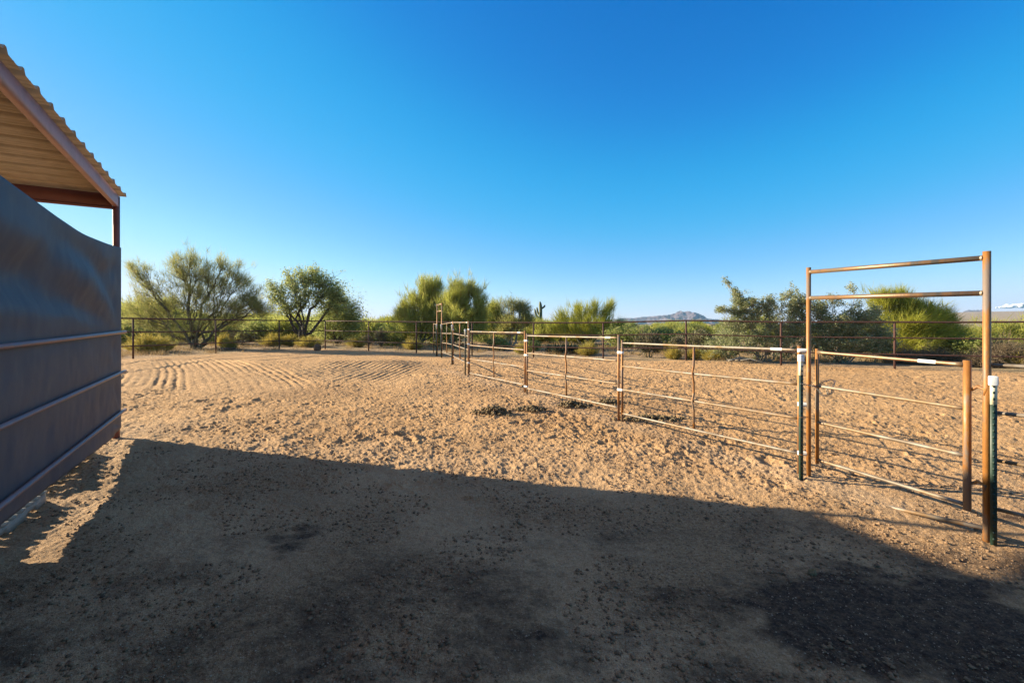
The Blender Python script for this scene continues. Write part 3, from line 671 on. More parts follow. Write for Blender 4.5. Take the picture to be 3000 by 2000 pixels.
# dead branches on the ground
def deadwood(label, px, D, w_, seed, mat='bark_pale'):
    g = rng(seed); X = (px - 1500) / F * D; base = (X, D, gz(X, D)); t = thing('dead_branch', label, 'branch', base)
    for i in range(5):
        a = g.normal() * .5; L = w_ * g.uniform(.5, 1); p = np.array([-w_ / 2 + g.random() * w_ * .4, g.normal() * .15, .05]); pts = [p]
        for k in range(5):
            p = p + np.array([math.cos(a) * L / 5, math.sin(a) * L / 5 * .5, (.045 if k < 2 else -.035) + g.normal() * .02]); p[2] = max(p[2], .03); a += g.normal() * .35; pts.append(p)
        mb = MB(); mb.tube(pts, [.03, .028, .024, .018, .013, .006], 6); mb.build('limb', M[mat], t, True)
deadwood('bleached tangle of dead branches on the berm under the spray bush', 2170, 17.9, 1.3, 1)
deadwood('dark dead branch lying on the ground beside the largest tree', 672, 23.6, 1.4, 2, 'bark')

# ------------------------------------------------------------------ far adobe house
def house():
    D = 150; z0 = gz(68, D); t = thing('adobe_house', 'flat roofed tan adobe house far off in the scrub below the mountain', 'house', (at(2075, 950, D).x, D, z0))
    bx = t.location.x; topz = lambda y: EYE + (HOR - y) / F * D - z0
    def blk(x0, x1, yt, d0, d1, nm='wall'):
        X0 = at(x0, 0, D).x - bx; X1 = at(x1, 0, D).x - bx; h = topz(yt); mb = MB()
        mb.box(((X0 + X1) / 2, (d0 + d1) / 2, h / 2 - .2), (X1 - X0, d1 - d0, h + .4))
        mb.box(((X0 + X1) / 2, (d0 + d1) / 2, h + .08), (X1 - X0 + .2, d1 - d0 + .2, .16))
        return mb.build(nm, M['adobe'], t)
    w1 = blk(2034, 2066, 953.5, 1, 9); w2 = blk(2064, 2097, 950.5, -1, 8.2); w3 = blk(2096, 2112, 952.5, 0, 7); blk(2048, 2052, 951.5, 3, 4, 'chimney')
    for (x, y, ww, hh, dd, pr) in ((2072, 955.5, 1.2, 1.0, -1.02, w2), (2087, 955.5, 1.2, 1.0, -1.02, w2), (2045, 957, 1.2, .9, .98, w1), (2104, 956, .9, 1.4, -.02, w3)):
        mb = MB(); mb.box((at(x, 0, D).x - bx, dd, topz(y) - .2), (ww, .1, hh)); mb.build('window', M['glass'], pr)
house()

# ------------------------------------------------------------------ cloud
def cloud():
    g = rng(4); D = 5600; c = at(2982, 899, D); t_v = []; t_f = []
    import bmesh
    bm = bmesh.new()
    for i in range(90):
        u = g.uniform(-1, 1); r = 26 * (1 - abs(u) ** 1.7 * .6) * g.uniform(.55, 1.1)
        M4 = Matrix.Translation((u * 210, g.normal() * 60, abs(g.normal()) * 13 * (1 - u * u) + u * 8)) @ Matrix.Diagonal((1.7, 1, .62, 1))
        bmesh.ops.create_icosphere(bm, subdivisions=3, radius=r, matrix=M4)
    me = bpy.data.meshes.new('cloud')
    for v in bm.verts:
        n_ = pn(np.array([v.co.x / 14]), np.array([v.co.z / 9 + v.co.y / 20]), 3)[0]; v.co += v.co.normalized() * 5 * n_
    bm.to_mesh(me); bm.free()
    m, n = mat_new('cloud_white'); finish(n, (.9, .9, .92), 1, 0, spec=0); me.materials.append(m)
    for p in me.polygons: p.use_smooth = True
    o = bpy.data.objects.new('cloud', me); COL.objects.link(o); o.location = c; tag(o, 'small white cloud low over the purple hill', 'cloud', kind='structure')
cloud()

# ------------------------------------------------------------------ back pipe fence
def back_fence():
    def on_line(px): t = (px - 1500) / F; Y = 21.3 / (1 + .4346 * t); return t * Y, Y
    R = [on_line(x) for x in (953, 1080, 1220, 1383, 1563, 1767, 2010, 2288, 2621)]
    dx, dy = R[-1][0] - R[-2][0], R[-1][1] - R[-2][1]; R += [(R[-1][0] + dx * .98, R[-1][1] + dy * .98), (R[-1][0] + dx * 1.96, R[-1][1] + dy * 1.96), (R[-1][0] + dx * 2.9, R[-1][1] + dy * 2.9)]
    L = [R[0]] + [((x - 1500) / F * D, D) for x, D in ((818, 24.7), (632, 21.3), (390, 18.1))]
    dx, dy = L[-1][0] - L[-2][0], L[-1][1] - L[-2][1]; L += [(L[-1][0] + dx, L[-1][1] + dy), (L[-1][0] + 2 * dx, L[-1][1] + 2 * dy)]
    tops = {953: 940.7}
    for pts, lb, skip in ((R, 'long rusty three rail pipe fence running behind the right pen', 0), (L, 'rusty three rail pipe fence on the left meeting the long fence at the corner', 1)):
        b = Vector((pts[0][0], pts[0][1], gz(*pts[0]))); t = thing('pipe_fence', lb, 'fence', b)
        W = [Vector((x, y, gz(x, y) if not (skip == 0 and i == 0) else gz(x, y))) - b for i, (x, y) in enumerate(pts)]
        for i, p in enumerate(W):
            if skip and i == 0: continue
            mb = MB(); mb.tube([p + Vector((0, 0, -.1)), p + Vector((0, 0, 1.57))], .034, 10); mb.build('post', M['fence'], t, True)
        for hgt, rr in ((1.60, .030), (1.06, .023), (.50, .023)):
            mb = MB(); off = Vector((0, 0, 0))
            P = []
            for i in range(len(W)):
                P.append(W[i] + Vector((0, 0, hgt)))
                if i < len(W) - 1: P.append((W[i] + W[i + 1]) / 2 + Vector((0, 0, hgt + rnd.uniform(-.012, .006))))
            if hgt < 1.5: P = [p + Vector((.0, -.045, 0)) for p in P]
            mb.tube(P, rr, 8); mb.build('rail', M['fence'], t, True)
back_fence()

# ------------------------------------------------------------------ corral panels
ZR = [1.50, 1.09, .68, .26]
def P3(x, y, z): return Vector((x, y, z))
def panel(A, B, label, zl=(0, 0), mids=1, lab=True, lift=0, clampA=False, ups=(True, True), lifts=(0, 0), tall=.0, group='portable corral panels of the dividing fence'):
    """A, B plan points; rails in 4 heights, end uprights, kinked mid upright"""
    A = Vector((A[0], A[1], gz(*A) + zl[0])); B = Vector((B[0], B[1], gz(*B) + zl[1])); t = thing('corral_panel', label, 'fence panel', A, group=group)
    d = B - A; dh = Vector((d.x, d.y, 0)); L = dh.length; u = dh / L; nrm = Vector((-u.y, u.x, 0))
    a = u * .045; b = d - u * .045; up = Vector((0, 0, 1))
    for k, (p, on) in enumerate(((a, ups[0]), (b, ups[1]))):
        if not on: continue
        mb = MB(); mb.tube([p + up * min(.02, .12 + lifts[k]), p + up * (ZR[0] + .05 + lifts[k])], .0215, 12); mb.build('upright', M['rust'], t, True)
    for i, h in enumerate(ZR):
        mb = MB(); p = a + up * (h + lifts[0]); q = b + up * (h + lifts[1]); v = (q - p).normalized()
        sag = rnd.uniform(-.006, .004)
        mb.tube([p + v * .012, p + v * .10, p + v * .2, (p + q) / 2 + up * sag, q - v * .2, q - v * .10, q - v * .012], [.012, .0140, .0165, .0165, .0165, .0140, .012] if i == 0 else [.0165] * 7, 10)
        mb.build('rail', M['rust_grey'], t, True)
    for m in range(mids):
        f = (m + 1) / (mids + 1); p = a + (b - a) * f; P = []; R = []
        for h0, o in ((ZR[0] - .02, 0), (1.20, -.004), (1.13, -.018), (1.09, -.022), (1.05, -.018), (.95, -.004), (.78, -.003), (.72, -.018), (.68, -.022), (.63, -.018), (.55, -.004), (.28, 0)):
            P.append(p + up * (h0 + sum(lifts) / 2) + nrm * o + u * o * .4); R.append(.0175 if o > -.01 else .0145)
        mb = MB(); mb.tube(P, R, 8); mb.build('brace', M['rust'], t, True)
    if lab:
        mb = MB(); q = b + up * (ZR[0] + lifts[1]); v = (q - a - up * (ZR[0] + lifts[0])).normalized(); mb.tube([q - v * .34, q - v * .20], .0182, 12, False); mb.build('sticker', M['white'], t, True)
    return t
def clamp(t, loc_world, u, wdt, mat='white'):
    b = Vector(t.location); p = Vector(loc_world) - b; ang = math.atan2(u.y, u.x); mb = MB()
    # flattened ring round the two pipes
    ring = []
    for s in (-1, 1):
        for k in range(7):
            a = s * (-math.pi / 2) + 0 + math.pi * k / 6 * 1
            ring.append((s * 0, 0))
    prof_ = []
    for k in range(9): th = -math.pi / 2 + math.pi * k / 8; prof_.append((wdt / 2 + .026 * math.cos(th), .026 * math.sin(th)))
    for k in range(9): th = math.pi / 2 + math.pi * k / 8; prof_.append((-wdt / 2 + .026 * math.cos(th), .026 * math.sin(th)))
    n = len(prof_); R = Matrix.Rotation(ang, 3, 'Z'); vs = []
    for z in (-.022, .022):
        for x, y in prof_: vs.append(R @ Vector((x, y, z)) + p)
    fs = [(i, (i + 1) % n, n + (i + 1) % n, n + i) for i in range(n)] + [tuple(reversed(range(n))), tuple(range(n, 2 * n))]
    mb.add(vs, fs); c = mb.build('clamp', M[mat], t)
    mb = MB(); q = R @ Vector((0, -.026, 0)) + p; q2 = R @ Vector((0, -.040, 0)) + p; mb.tube([q, q2], .008, 6); mb.build('bolt', M['steel'], c, True)

GL_ = (3.50, 5.37); GR_ = (4.10, 3.93)
J1 = (1.92, 8.06); J2 = (.33, 10.76); J3 = (-1.30, 13.66); K1 = (-2.19, 16.9); K2 = (-3.13, 20.3); K3 = (-3.53, 21.45); K4 = (-3.92, 22.75)
def off(A, B, s):
    u = (Vector(B) - Vector(A)).normalized(); return (A[0] + u.x * s, A[1] + u.y * s)
p1 = panel(off(J1, GL_, .0), off(GL_, J1, .06), 'nearest rusty corral panel between the gate and the first double post', lifts=(-.11, 0))
p2 = panel(J2, off(J1, J2, .0), 'second rusty corral panel from the gate, with a manure pile behind its near end', lifts=(-.14, -.02))
p3 = panel(J3, J2, 'third rusty corral panel from the gate, short of the green stake', lifts=(-.20, -.07))
p4 = panel(K1, J3, 'raised corral panel beyond the green stake where the fence bends', mids=1, lifts=(.07, .07))
p5 = panel(K2, K1, 'corral panel leading up to the far gate frame', mids=1, lifts=(0, .07))
p6 = panel(K4, K3, 'short farthest corral panel joining the back pipe fence', mids=0, lab=False)
AR = (4.12, 4.00)
p0 = panel(AR, (5.85, 1.40), 'corral panel leaving the picture right of the near gate', lab=False)
def dirv(A, B): v = Vector((B[0] - A[0], B[1] - A[1], 0)); return v.normalized()
for J, t, us, hs_ in ((J1, p1, dirv(J2, J1), (1.22, .56)), (J2, p2, dirv(J3, J2), (1.24, .90, .16)), (J3, p3, dirv(K1, J3), (1.36, .92, .36)), (K1, p4, dirv(K2, K1), (1.30, .2))):
    for h in hs_: clamp(t, (J[0], J[1], gz(*J) + h), us, .09)

# ------------------------------------------------------------------ bow gate frames
def bow(A, B, label, rr, hgt=2.48, sill=True, mat='header', group='bow gate frames'):
    A = Vector((A[0], A[1], gz(*A))); B = Vector((B[0], B[1], gz(*B))); t = thing('gate_frame', label, 'gate frame', A, group=group); d = B - A; u = d.normalized(); up = Vector((0, 0, 1))
    for p, r in ((Vector((0, 0, 0)), rr * .92), (d, rr)):
        mb = MB(); mb.tube([p - up * .08, p + up * 1.1, p + up * hgt], [r, r, r], 16); po = mb.build('post', M['rust_post'], t, True)
    for h in (hgt - .055, hgt - .36):
        mb = MB(); mb.tube([up * h + u * .01, d * .5 + up * h, d + up * h - u * .01], rr * .86, 14); c = mb.build('crossbar', M[mat], t, True)
        for e, s in ((Vector((0, 0, 0)), 1), (d, -1)):
            mb = MB(); mb.tube([e + up * h + u * s * (rr * .9), e + up * h + u * s * (rr * .9 + .014)], [rr * .98, rr * .88], 12, False); mb.build('weld', M['weld'], c, True)
    if sill:
        mb = MB(); mb.tube([up * -.045 + u * .02, d * .55 + up * -.012, d + up * .085 - u * .02], rr * .72, 10); mb.build('sill', M['rust_grey'], t, True)
    return t
M['rust_post'] = simple('rust_post', [(.15, .105, .07), (.29, .12, .028), (.34, .14, .03), (.22, .165, .13)], 4.5, .55, .15, .0015, (1, 1, .35), lo=.40, hi=.60, bscale=60)
bw = bow(GL_, GR_, 'tall rusty gate frame at the near right with two top bars', .027)
bf = bow(K3, K2, 'small distant rusty gate frame at the far end of the dividing fence', .027, 2.45, sill=False)
for h in (1.50, .86, .28): clamp(bw, (GL_[0] - .035, GL_[1] + .03, gz(*GL_) + h), Vector((-.9, .43, 0)).normalized(), .085)

def gate(A, B, label, hl=(0.13, .16)):
    A = Vector((A[0], A[1], gz(*A))); B = Vector((B[0], B[1], gz(*B))); t = thing('pipe_gate', label, 'gate', A); d = B - A; u = Vector((d.x, d.y, 0)).normalized(); up = Vector((0, 0, 1))
    hs_ = [1.49, 1.10, .68, .245]
    for p, r in ((Vector(), .020), (d, .029)):
        mb = MB(); mb.tube([p + up * .20, p + up * 1.53], r, 14); mb.build('upright', M['rust_post'], t, True)
    for i, h in enumerate(hs_):
        mb = MB(); p = up * h; q = d + up * h; v = (q - p).normalized()
        mb.tube([p + v * .01, p + v * .08, p + v * .13, q - v * .15, q - v * .08, q - v * .02], [.024, .020, .0175, .0175, .021, .026] if i == 0 else [.019, .0185, .0175, .0175, .0185, .019], 12)
        mb.build('rail', M['rust_grey' if i else 'header'], t, True)
    mb = MB(); q = d + up * 1.49; v = d.normalized(); mb.tube([q - v * .36, q - v * .22], .0182, 12, False); mb.build('sticker', M['white'], t, True)
    return t, d
ug = dirv(GL_, GR_)
g0 = (GL_[0] + ug.x * .10, GL_[1] + ug.y * .10); g1 = (GR_[0] - ug.x * .13, GR_[1] - ug.y * .13)
gt, gd = gate(g0, g1, 'closed rusty four rail gate inside the near gate frame')
base = Vector(gt.location); RP = Vector((GR_[0], GR_[1], 0)) - Vector((base.x, base.y, 0))
for h, nm in ((1.27, 'hinge'), (.44, 'hinge')):
    mb = MB(); q = gd + Vector((0, 0, h)); a = q + Vector((.03, -.01, 0)); b = Vector((RP.x, RP.y, h - .02)) + Vector((-.02, 0, 0))
    m_ = (a + b) / 2
    mb.tube([q + Vector((.02, 0, 0)), a, m_ + Vector((0, 0, .028)), b + Vector((0, -.01, 0)), b - Vector((0, 0, .05))], [.012, .013, .014, .012, .010], 8); mb.build(nm, M['rust'], gt, True)

# T posts
def tpost(x, y, label, hgt=1.40, face=0.0, lean=(0, 0), z=None):
    z0 = gz(x, y); t = thing('steel_stake', label, 'stake', (x, y, z0), face, 'green steel fence stakes'); t.rotation_euler = (lean[0], lean[1], face)
    mb = MB(); mb.box((0, 0, hgt / 2 - .1), (.042, .006, hgt + .2)); mb.box((0, .0195, hgt / 2 - .1), (.006, .033, hgt + .2)); b = mb.build('stem', M['green'], t)
    mb = MB()
    for k in range(int(hgt / .054)):
        mb.box((0, -.0065, .03 + k * .054), (.014, .007, .020))
    s = mb.build('stud', M['green_dark'], b); s['kind'] = 'stuff'
    mb = MB(); mb.box((0, -.0005, hgt - .105), (.0440, .0085, .19)); mb.box((0, .0195, hgt - .105), (.0085, .036, .19)); mb.build('painted_tip', M['cream'], t)
    mb = MB(); mb.box((0, .008, hgt + .0), (.056, .052, .085)); c = mb.build('cap', M['white'], t)
    bv = c.modifiers.new('bevel', 'BEVEL'); bv.width = .010; bv.segments = 3
M['green_dark'] = simple('stud_paint', [(.008, .025, .018), (.014, .034, .024)], 14, .5, 0, .0005)
tpost(3.36, 5.28, 'green steel stake with white cap left of the near gate frame', 1.42, .25)
tpost(4.085, 3.86, 'green steel stake with white cap against the right gate post', 1.37, -.55)
tpost(-1.40, 13.62, 'green steel stake where the dividing fence bends', 1.33, .2)
tpost(K1[0] - .03, K1[1] - .08, 'green steel stake halfway along the far panels', 1.45, .2)
tpost(K2[0] - .02, K2[1] - .08, 'green steel stake at the right post of the far gate frame', 1.45, .2)
tpost(K3[0] - .02, K3[1] - .08, 'green steel stake at the left post of the far gate frame', 1.45, .2)

# chain round stake, gate post and gate
def chain():
    b = Vector((3.36, 5.25, gz(3.36, 5.25) + 1.13)); t = thing('chain', 'loose steel chain looping the near gate to its left post', 'chain', b)
    key = [Vector(v) for v in ((-.03, -.02, 0), (.05, -.03, -.015), (.13, .0, -.03), (.18, .03, -.02), (.24, -.02, .03), (.30, -.03, .05), (.335, -.04, .03), (.30, -.06, -.03), (.275, -.06, -.10), (.24, -.06, -.12), (.225, -.07, -.06), (.25, -.06, 0), (.22, -.05, .01))]
    key2 = [Vector(v) for v in ((.13, -.0, -.03), (.16, -.03, -.08), (.20, -.04, -.13), (.24, -.05, -.13), (.29, -.06, -.10), (.32, -.06, -.03), (.35, -.05, -.01))]
    for key_ in (key, key2):
        P = []
        for i in range(len(key_) - 1):
            L = (key_[i + 1] - key_[i]).length; k = max(1, int(L / .02))
            for s in range(k): P.append(key_[i].lerp(key_[i + 1], s / k))
        for i, p in enumerate(P[:-1]):
            d = (P[i + 1] - p).normalized(); s = d.orthogonal().normalized(); s = Matrix.Rotation(math.pi / 2 * (i % 2), 3, d) @ s
            ring = [p + d * (.016 * math.cos(a)) + s * (.0085 * math.sin(a)) for a in [k * math.pi / 4 for k in range(9)]]
            mb = MB(); mb.tube(ring, .0028, 5, False); mb.build('link', M['steel'], t, True)
chain()
def wire(A, label):
    b = Vector((A[0], A[1], gz(A[0], A[1]))); t = thing('tie_wire', label, 'wire', b); mb = MB()
    for h in (.74, .31):
        pts = [Vector((.05 * math.cos(a) + .02, .04 * math.sin(a), h + .003 * math.sin(3 * a))) for a in [k * math.pi / 6 for k in range(13)]]
        m2 = MB(); m2.tube(pts, .003, 5, False); m2.build('loop', M['rust'], t, True)
wire((3.36, 5.28), 'rusty wire loops tying the left gate stake to the panel')

# ------------------------------------------------------------------ manure piles
def manure(px, py, wd_, dp, n, label, seed, hgt=.09):
    D = 8.0
    for _ in range(8):
        X = (px - 1500) / F * D; D = (EYE - gz(X, D)) / ((py - HOR) / F)
    X = (px - 1500) / F * D; g = rng(seed); b = Vector((X, D, gz(X, D))); import bmesh
    bm = bmesh.new()
    for i in range(n):
        far = False
        x, y = (g.normal() * wd_ * (.33 if not far else .8), g.normal() * dp * (.33 if not far else .9)); q = math.exp(-(x / wd_ * 1.7) ** 2 - (y / dp * 1.7) ** 2)
        z = g.random() * hgt * q + .012 - .004; r = .018 + .012 * g.random()
        M4 = Matrix.Translation((x, y, z)) @ Matrix.Rotation(g.random() * 3, 4, Vector(g.normal(size=3)).normalized()) @ Matrix.Diagonal((1.3, 1, .85, 1))
        r_ = bmesh.ops.create_icosphere(bm, subdivisions=2, radius=r, matrix=M4)
        for v in r_['verts']: v.co += Vector(g.normal(size=3)) * .0022
    me = bpy.data.meshes.new('manure_pile'); bm.to_mesh(me); bm.free(); me.materials.append(M['manure'])
    o = bpy.data.objects.new('manure_pile', me); COL.objects.link(o); o.location = b; tag(o, label, 'manure', 'horse manure piles')
manure(1447, 1210, .55, .32, 120, 'dark manure pile lying farthest left in the open arena', 1, .14)
manure(1556, 1201, .46, .24, 80, 'flat manure pile second from the left, in front of the second panel', 2, .08)
manure(1675, 1188, .46, .28, 100, 'manure pile right under the bottom rail of the second panel', 3, .09)
manure(1785, 1181, .42, .28, 90, 'manure pile just left of the first double post', 4, .09)
manure(1905, 1228, .85, .30, 150, 'long scattered manure pile just right of the first double post', 5, .07)
manure(2378, 1680, .02, .015, 6, 'single small dung clod in the shade', 6, .01)

# ------------------------------------------------------------------ shade shed on the left
WX, WY = -5.93, 6.82                       # corner post
wd = Vector((.5626, -1, 0)).normalized()   # along the wall, toward the camera
wl = Vector((-1, -.5626, 0)).normalized()  # inward (left)
wo = -wl
S0 = Vector((WX, WY, gz(WX, WY)))
shed = thing('shade_shed', 'open sided metal shade shed with corrugated roof on the left', 'shed', S0)
def W(s, inn, z): return wd * s + wl * inn + Vector((0, 0, z - S0.z))     # local to the shed
LEN = 9.6; WID = 4.6
def RZ(s): return 3.795 + .054 * s
for s in (0, 4.8, LEN):
    for inn in (0, WID):
        if s == 4.8 and inn == 0: pass
        q = S0 + wd * s + wl * inn; mb = MB(); mb.tube([W(s, inn, gz(q.x, q.y) - .2), W(s, inn, RZ(s) - .03)], .043, 14); mb.build('post', M['primer_dark'], shed, True)
def beam(a, b, h, wdt, name, mat):
    """C-section steel beam a->b with its top at a.z"""
    d = (b - a).normalized(); side = Vector((-d.y, d.x, 0)).normalized(); up = d.cross(side); mb = MB(); R = Matrix((d, side, up)).transposed(); L = (b - a).length; mid = (a + b) / 2
    mb.box(mid - up * h / 2, (L, wdt, h), M=R)
    return mb.build(name, mat, shed)
beam(W(.046, -.005, RZ(.05) - .022), W(LEN + .1, -.005, RZ(LEN) - .022), .172, .060, 'rafter', M['primer'])
beam(W(.046, WID, RZ(.05) - .022), W(LEN + .1, WID, RZ(LEN) - .022), .172, .060, 'rafter', M['primer'])
mb = MB(); R_ = Matrix((wl, Vector((-wl.y, wl.x, 0)), Vector((0, 0, 1)))).transposed()
for s, nm in ((0.0, 'eave_beam'), (4.8, 'eave_beam'), (LEN, 'eave_beam')):
    mb = MB(); mb.box(W(s, WID / 2 + .0, RZ(s) - .095), (WID - .10, .05, .175), M=R_)
    mb.build(nm, M['primer_dark'], shed)
    mb = MB(); mb.tube([W(s - .0, .03, RZ(s) - .205), W(s - .0, WID - .03, RZ(s) - .205)], .024, 8); mb.build('eave_pipe', M['primer_dark'], shed, True)
# ribbed roof sheet: ribs run across, profile shows along the edge
prof_ = [(0, 0), (.030, .044), (.060, .044), (.090, 0), (.140, 0), (.150, .006), (.160, 0), (.210, 0), (.220, .006), (.230, 0)]
pts = []
s = -.10
while s < LEN + .3:
    for a, h in prof_: pts.append((s + a, h))
    s += .3176
pts.append((s, 0))
V = []; n = len(pts)
for lay in (0, .0025):
    for inn in (-.10, WID + .25):
        for a, h in pts:
            p = W(a, inn, RZ(a) + .004 + h + lay); V.append(p)
Q = []
for i in range(n - 1):
    Q.append((i, n + i, n + i + 1, i + 1)); Q.append((2 * n + i, 2 * n + i + 1, 3 * n + i + 1, 3 * n + i))
    Q.append((i, i + 1, 2 * n + i + 1, 2 * n + i)); Q.append((n + i, 3 * n + i, 3 * n + i + 1, n + i + 1))
Q += [(0, 2 * n, 3 * n, n), (n - 1, 2 * n - 1, 4 * n - 1, 3 * n - 1)]
mk('roof', V, [np.array(Q)], M['roof'], shed)
# side rails (in front of the tarp)
for z0, z1 in ((1.733, 1.655), (1.135, 1.02), (.545, .395)):
    sl_ = (z1 - z0) / 3.58; mb = MB(); a = -.10
    mb.tube([W(a, -.085, z0 - sl_ * .1), W(a + .3, -.085, z0), W(LEN, -.085, z0 + sl_ * LEN * .75)], .024, 12); mb.build('rail', M['primer_rail'] if 'primer_rail' in M else M['primer_dark'], shed, True)

# tarp
def tarp():
    ns, nz = 260, 110; g = rng(3)
    s = np.linspace(-.03, LEN + .1, ns); v = np.linspace(0, 1, nz); S, Vv = np.meshgrid(s, v, indexing='ij')
    top = np.interp(s, [-.1, 0, .8, 1.7, 2.6, 3.6, 4.8, 7, LEN + .2], [3.02, 3.00, 2.945, 2.915, 2.96, 3.03, 3.14, 3.30, 3.40])
    for _ in range(40): top[1:-1] = (top[:-2] + top[1:-1] * 2 + top[2:]) / 4
    bot = np.interp(s, [-.1, .05, .5, 2, 3.65, 3.9, 6, LEN + .2], [.31, .28, .24, .255, .245, .06, .02, .0])  # hem drops to the ground out of view to block stray light
    ztop = top[:, None]; zb = bot[:, None]; Z = zb + (ztop - zb) * Vv
    # rails pin the cloth; it bellies between and above them
    pin = np.zeros_like(Z)
    for z0, z1 in ((1.733, 1.655), (1.135, 1.02), (.545, .395)):
        zr = z0 + (z1 - z0) / 3.58 * S; pin = np.maximum(pin, np.exp(-((Z - zr) / .13) ** 2))
    up_ = ss(1.8, 2.4, Z); bel = .10 * np.sin(np.pi * np.clip(S / 4.8, 0, 2) % np.pi) * up_ * (1 - ss(.8, 1, Vv) * .6)
    c1 = (Z - 1.75) + .16 * (S - 4.0) ** 2 * .35
    fold = .050 * np.sin(c1 * 7.5 + .7) * ss(1.75, 2.1, Z) * ss(.1, 1.2, S)
    fold += .050 * fbm(S * .45, Z * 1.1 + S * .3, 2, 7) * (.35 + .65 * up_)
    fold += .010 * np.sin((S * 1.3 + (2.9 - Z) * 2.2) * 5) * np.exp(-(S / .7) ** 2)
    fold += .012 * pn(S * 3.2, Z * .9, 12) + .006 * pn(S * 7 + Z * 2.5, Z * 2.2 - S * .8, 14) + .0025 * pn(S * 17, Z * 6 + S * 3, 15)
    corner = .02 * np.sin(np.arctan2(Z - .3, S + .1) * 16) * np.exp(-((S) ** 2 + (Z - .45) ** 2) / .25)
    inn = -.048 + (bel * -.35 + fold + corner) * (1 - .92 * pin) * ss(-.05, .35, S) * -1 + .0
    inn = np.where(inn < -.058, -.058 + (inn + .058) * ss(1.75, 2.2, Z), inn)
    inn = -.048 + (inn + .048) * (1 - .92 * ss(.85, 1, Vv))
    P = S[..., None] * np.array(wd) + inn[..., None] * np.array(wl); P[..., 2] = Z - S0.z
    V = P.reshape(-1, 3); V2 = V + np.array(wl) * .004
    i = np.arange(ns - 1)[:, None] * nz; j = np.arange(nz - 1)[None, :]
    Q = np.stack([i + j, i + nz + j, i + nz + j + 1, i + j + 1], -1).reshape(-1, 4)
    o = mk('tarp', V, [Q], M['tarp'], smooth=True, loc=S0); sm = o.modifiers.new('thickness', 'SOLIDIFY'); sm.thickness = .003
    tag(o, 'dark blue grey shade tarp stretched along the shed side, sagging at its top edge', 'tarp')
def tarp_mat():
    m, n = mat_new('tarp_cloth'); v = mapped(n)
    f = noise(n, 1.2, 4, v); c = mixc(n, ramp(n, f, [(.38, (0, 0, 0)), (.62, (1, 1, 1))]), (.080, .090, .112), (.062, .073, .098))
    du = ramp(n, noise(n, 5, 6, mapped(n, (1, 1, .5)), .7), [(.45, (0, 0, 0)), (.75, (.5, .5, .5))]); c = mixc(n, du, c, (.16, .145, .13))
    wv = mapped(n, (260, 260, 260)); wn = noise(n, 1, 2, wv)
    p = N(n, 'ShaderNodeBsdfPrincipled', Roughness=.55); n.links.new(c, p.inputs['Base Color']); p.inputs['Specular IOR Level'].default_value = .4
    b = n.nodes.new('ShaderNodeBump'); b.inputs['Distance'].default_value = .002; n.links.new(wn, b.inputs['Height']); n.links.new(b.outputs[0], p.inputs['Normal'])
    t = n.nodes.new('ShaderNodeBsdfTranslucent'); t.inputs[0].default_value = (.10, .075, .05, 1)
    mx = n.nodes.new('ShaderNodeMixShader'); mx.inputs[0].default_value = .16; n.links.new(p.outputs[0], mx.inputs[1]); n.links.new(t.outputs[0], mx.inputs[2])
    o = n.nodes.new('ShaderNodeOutputMaterial'); n.links.new(mx.outputs[0], o.inputs[0]); return m
M['tarp'] = tarp_mat(); tarp()

# pallets under the tarp; the unseen ones are added to block light
def pallet(s, inn, rot, label, teal=False, z=0):
    q = S0 + wd * s + wl * inn; t = thing('wooden_pallet', label, 'pallet', (q.x, q.y, gz(q.x, q.y) + z), math.atan2(wd.y, wd.x) + rot, 'wooden pallets under the tarp')
    L, Wd = 1.25, 1.05
    for y in (0, -Wd / 2, -Wd):   # stringers with notches, along local x
        mb = MB()
        xs = [0, .22, .26, .42, .46, .79, .83, .99, 1.03, L]; zb = [0, 0, .04, .04, 0, 0, .04, .04, 0, 0]
        for k in range(len(xs) - 1):
            a, b = xs[k], xs[k + 1]; za, zc = zb[k], zb[k + 1]
            vs = [(a, y, za), (b, y, zc), (b, y - .04, zc), (a, y - .04, za), (a, y, .10), (b, y, .10), (b, y - .04, .10), (a, y - .04, .10)]
            mb.add(vs, [(3, 2, 1, 0), (4, 5, 6, 7), (0, 1, 5, 4), (2, 3, 7, 6)] + ([(3, 0, 4, 7)] if k == 0 else []) + ([(1, 2, 6, 5)] if k == len(xs) - 2 else []))
        mb.build('stringer', M['wood'], t)
    for k in range(8):
        mb = MB(); mb.box((.05 + k * (L - .1) / 7, -Wd / 2 - .02, .111), (.09, Wd + .06, .020)); mb.build('deck_board', M['wood'], t)
M['wood'].name = 'weathered_wood'
pallet(2.55, .02, 0, 'nearest weathered pallet with notched side under the tarp')
pallet(.75, .10, .03, 'farther weathered pallet under the tarp by the corner')
pallet(4.3, .12, -.02, 'unseen pallet added left of the view to block light under the tarp')  # out of view, stops sunlight slipping under the tarp
pallet(4.45, .45, .05, 'lower unseen pallet of the stack added deeper in the shed to block light')  # hidden stack, added only as a light blocker
pallet(4.42, .47, .02, 'upper unseen pallet of the stack added deeper in the shed to block light', z=.125)

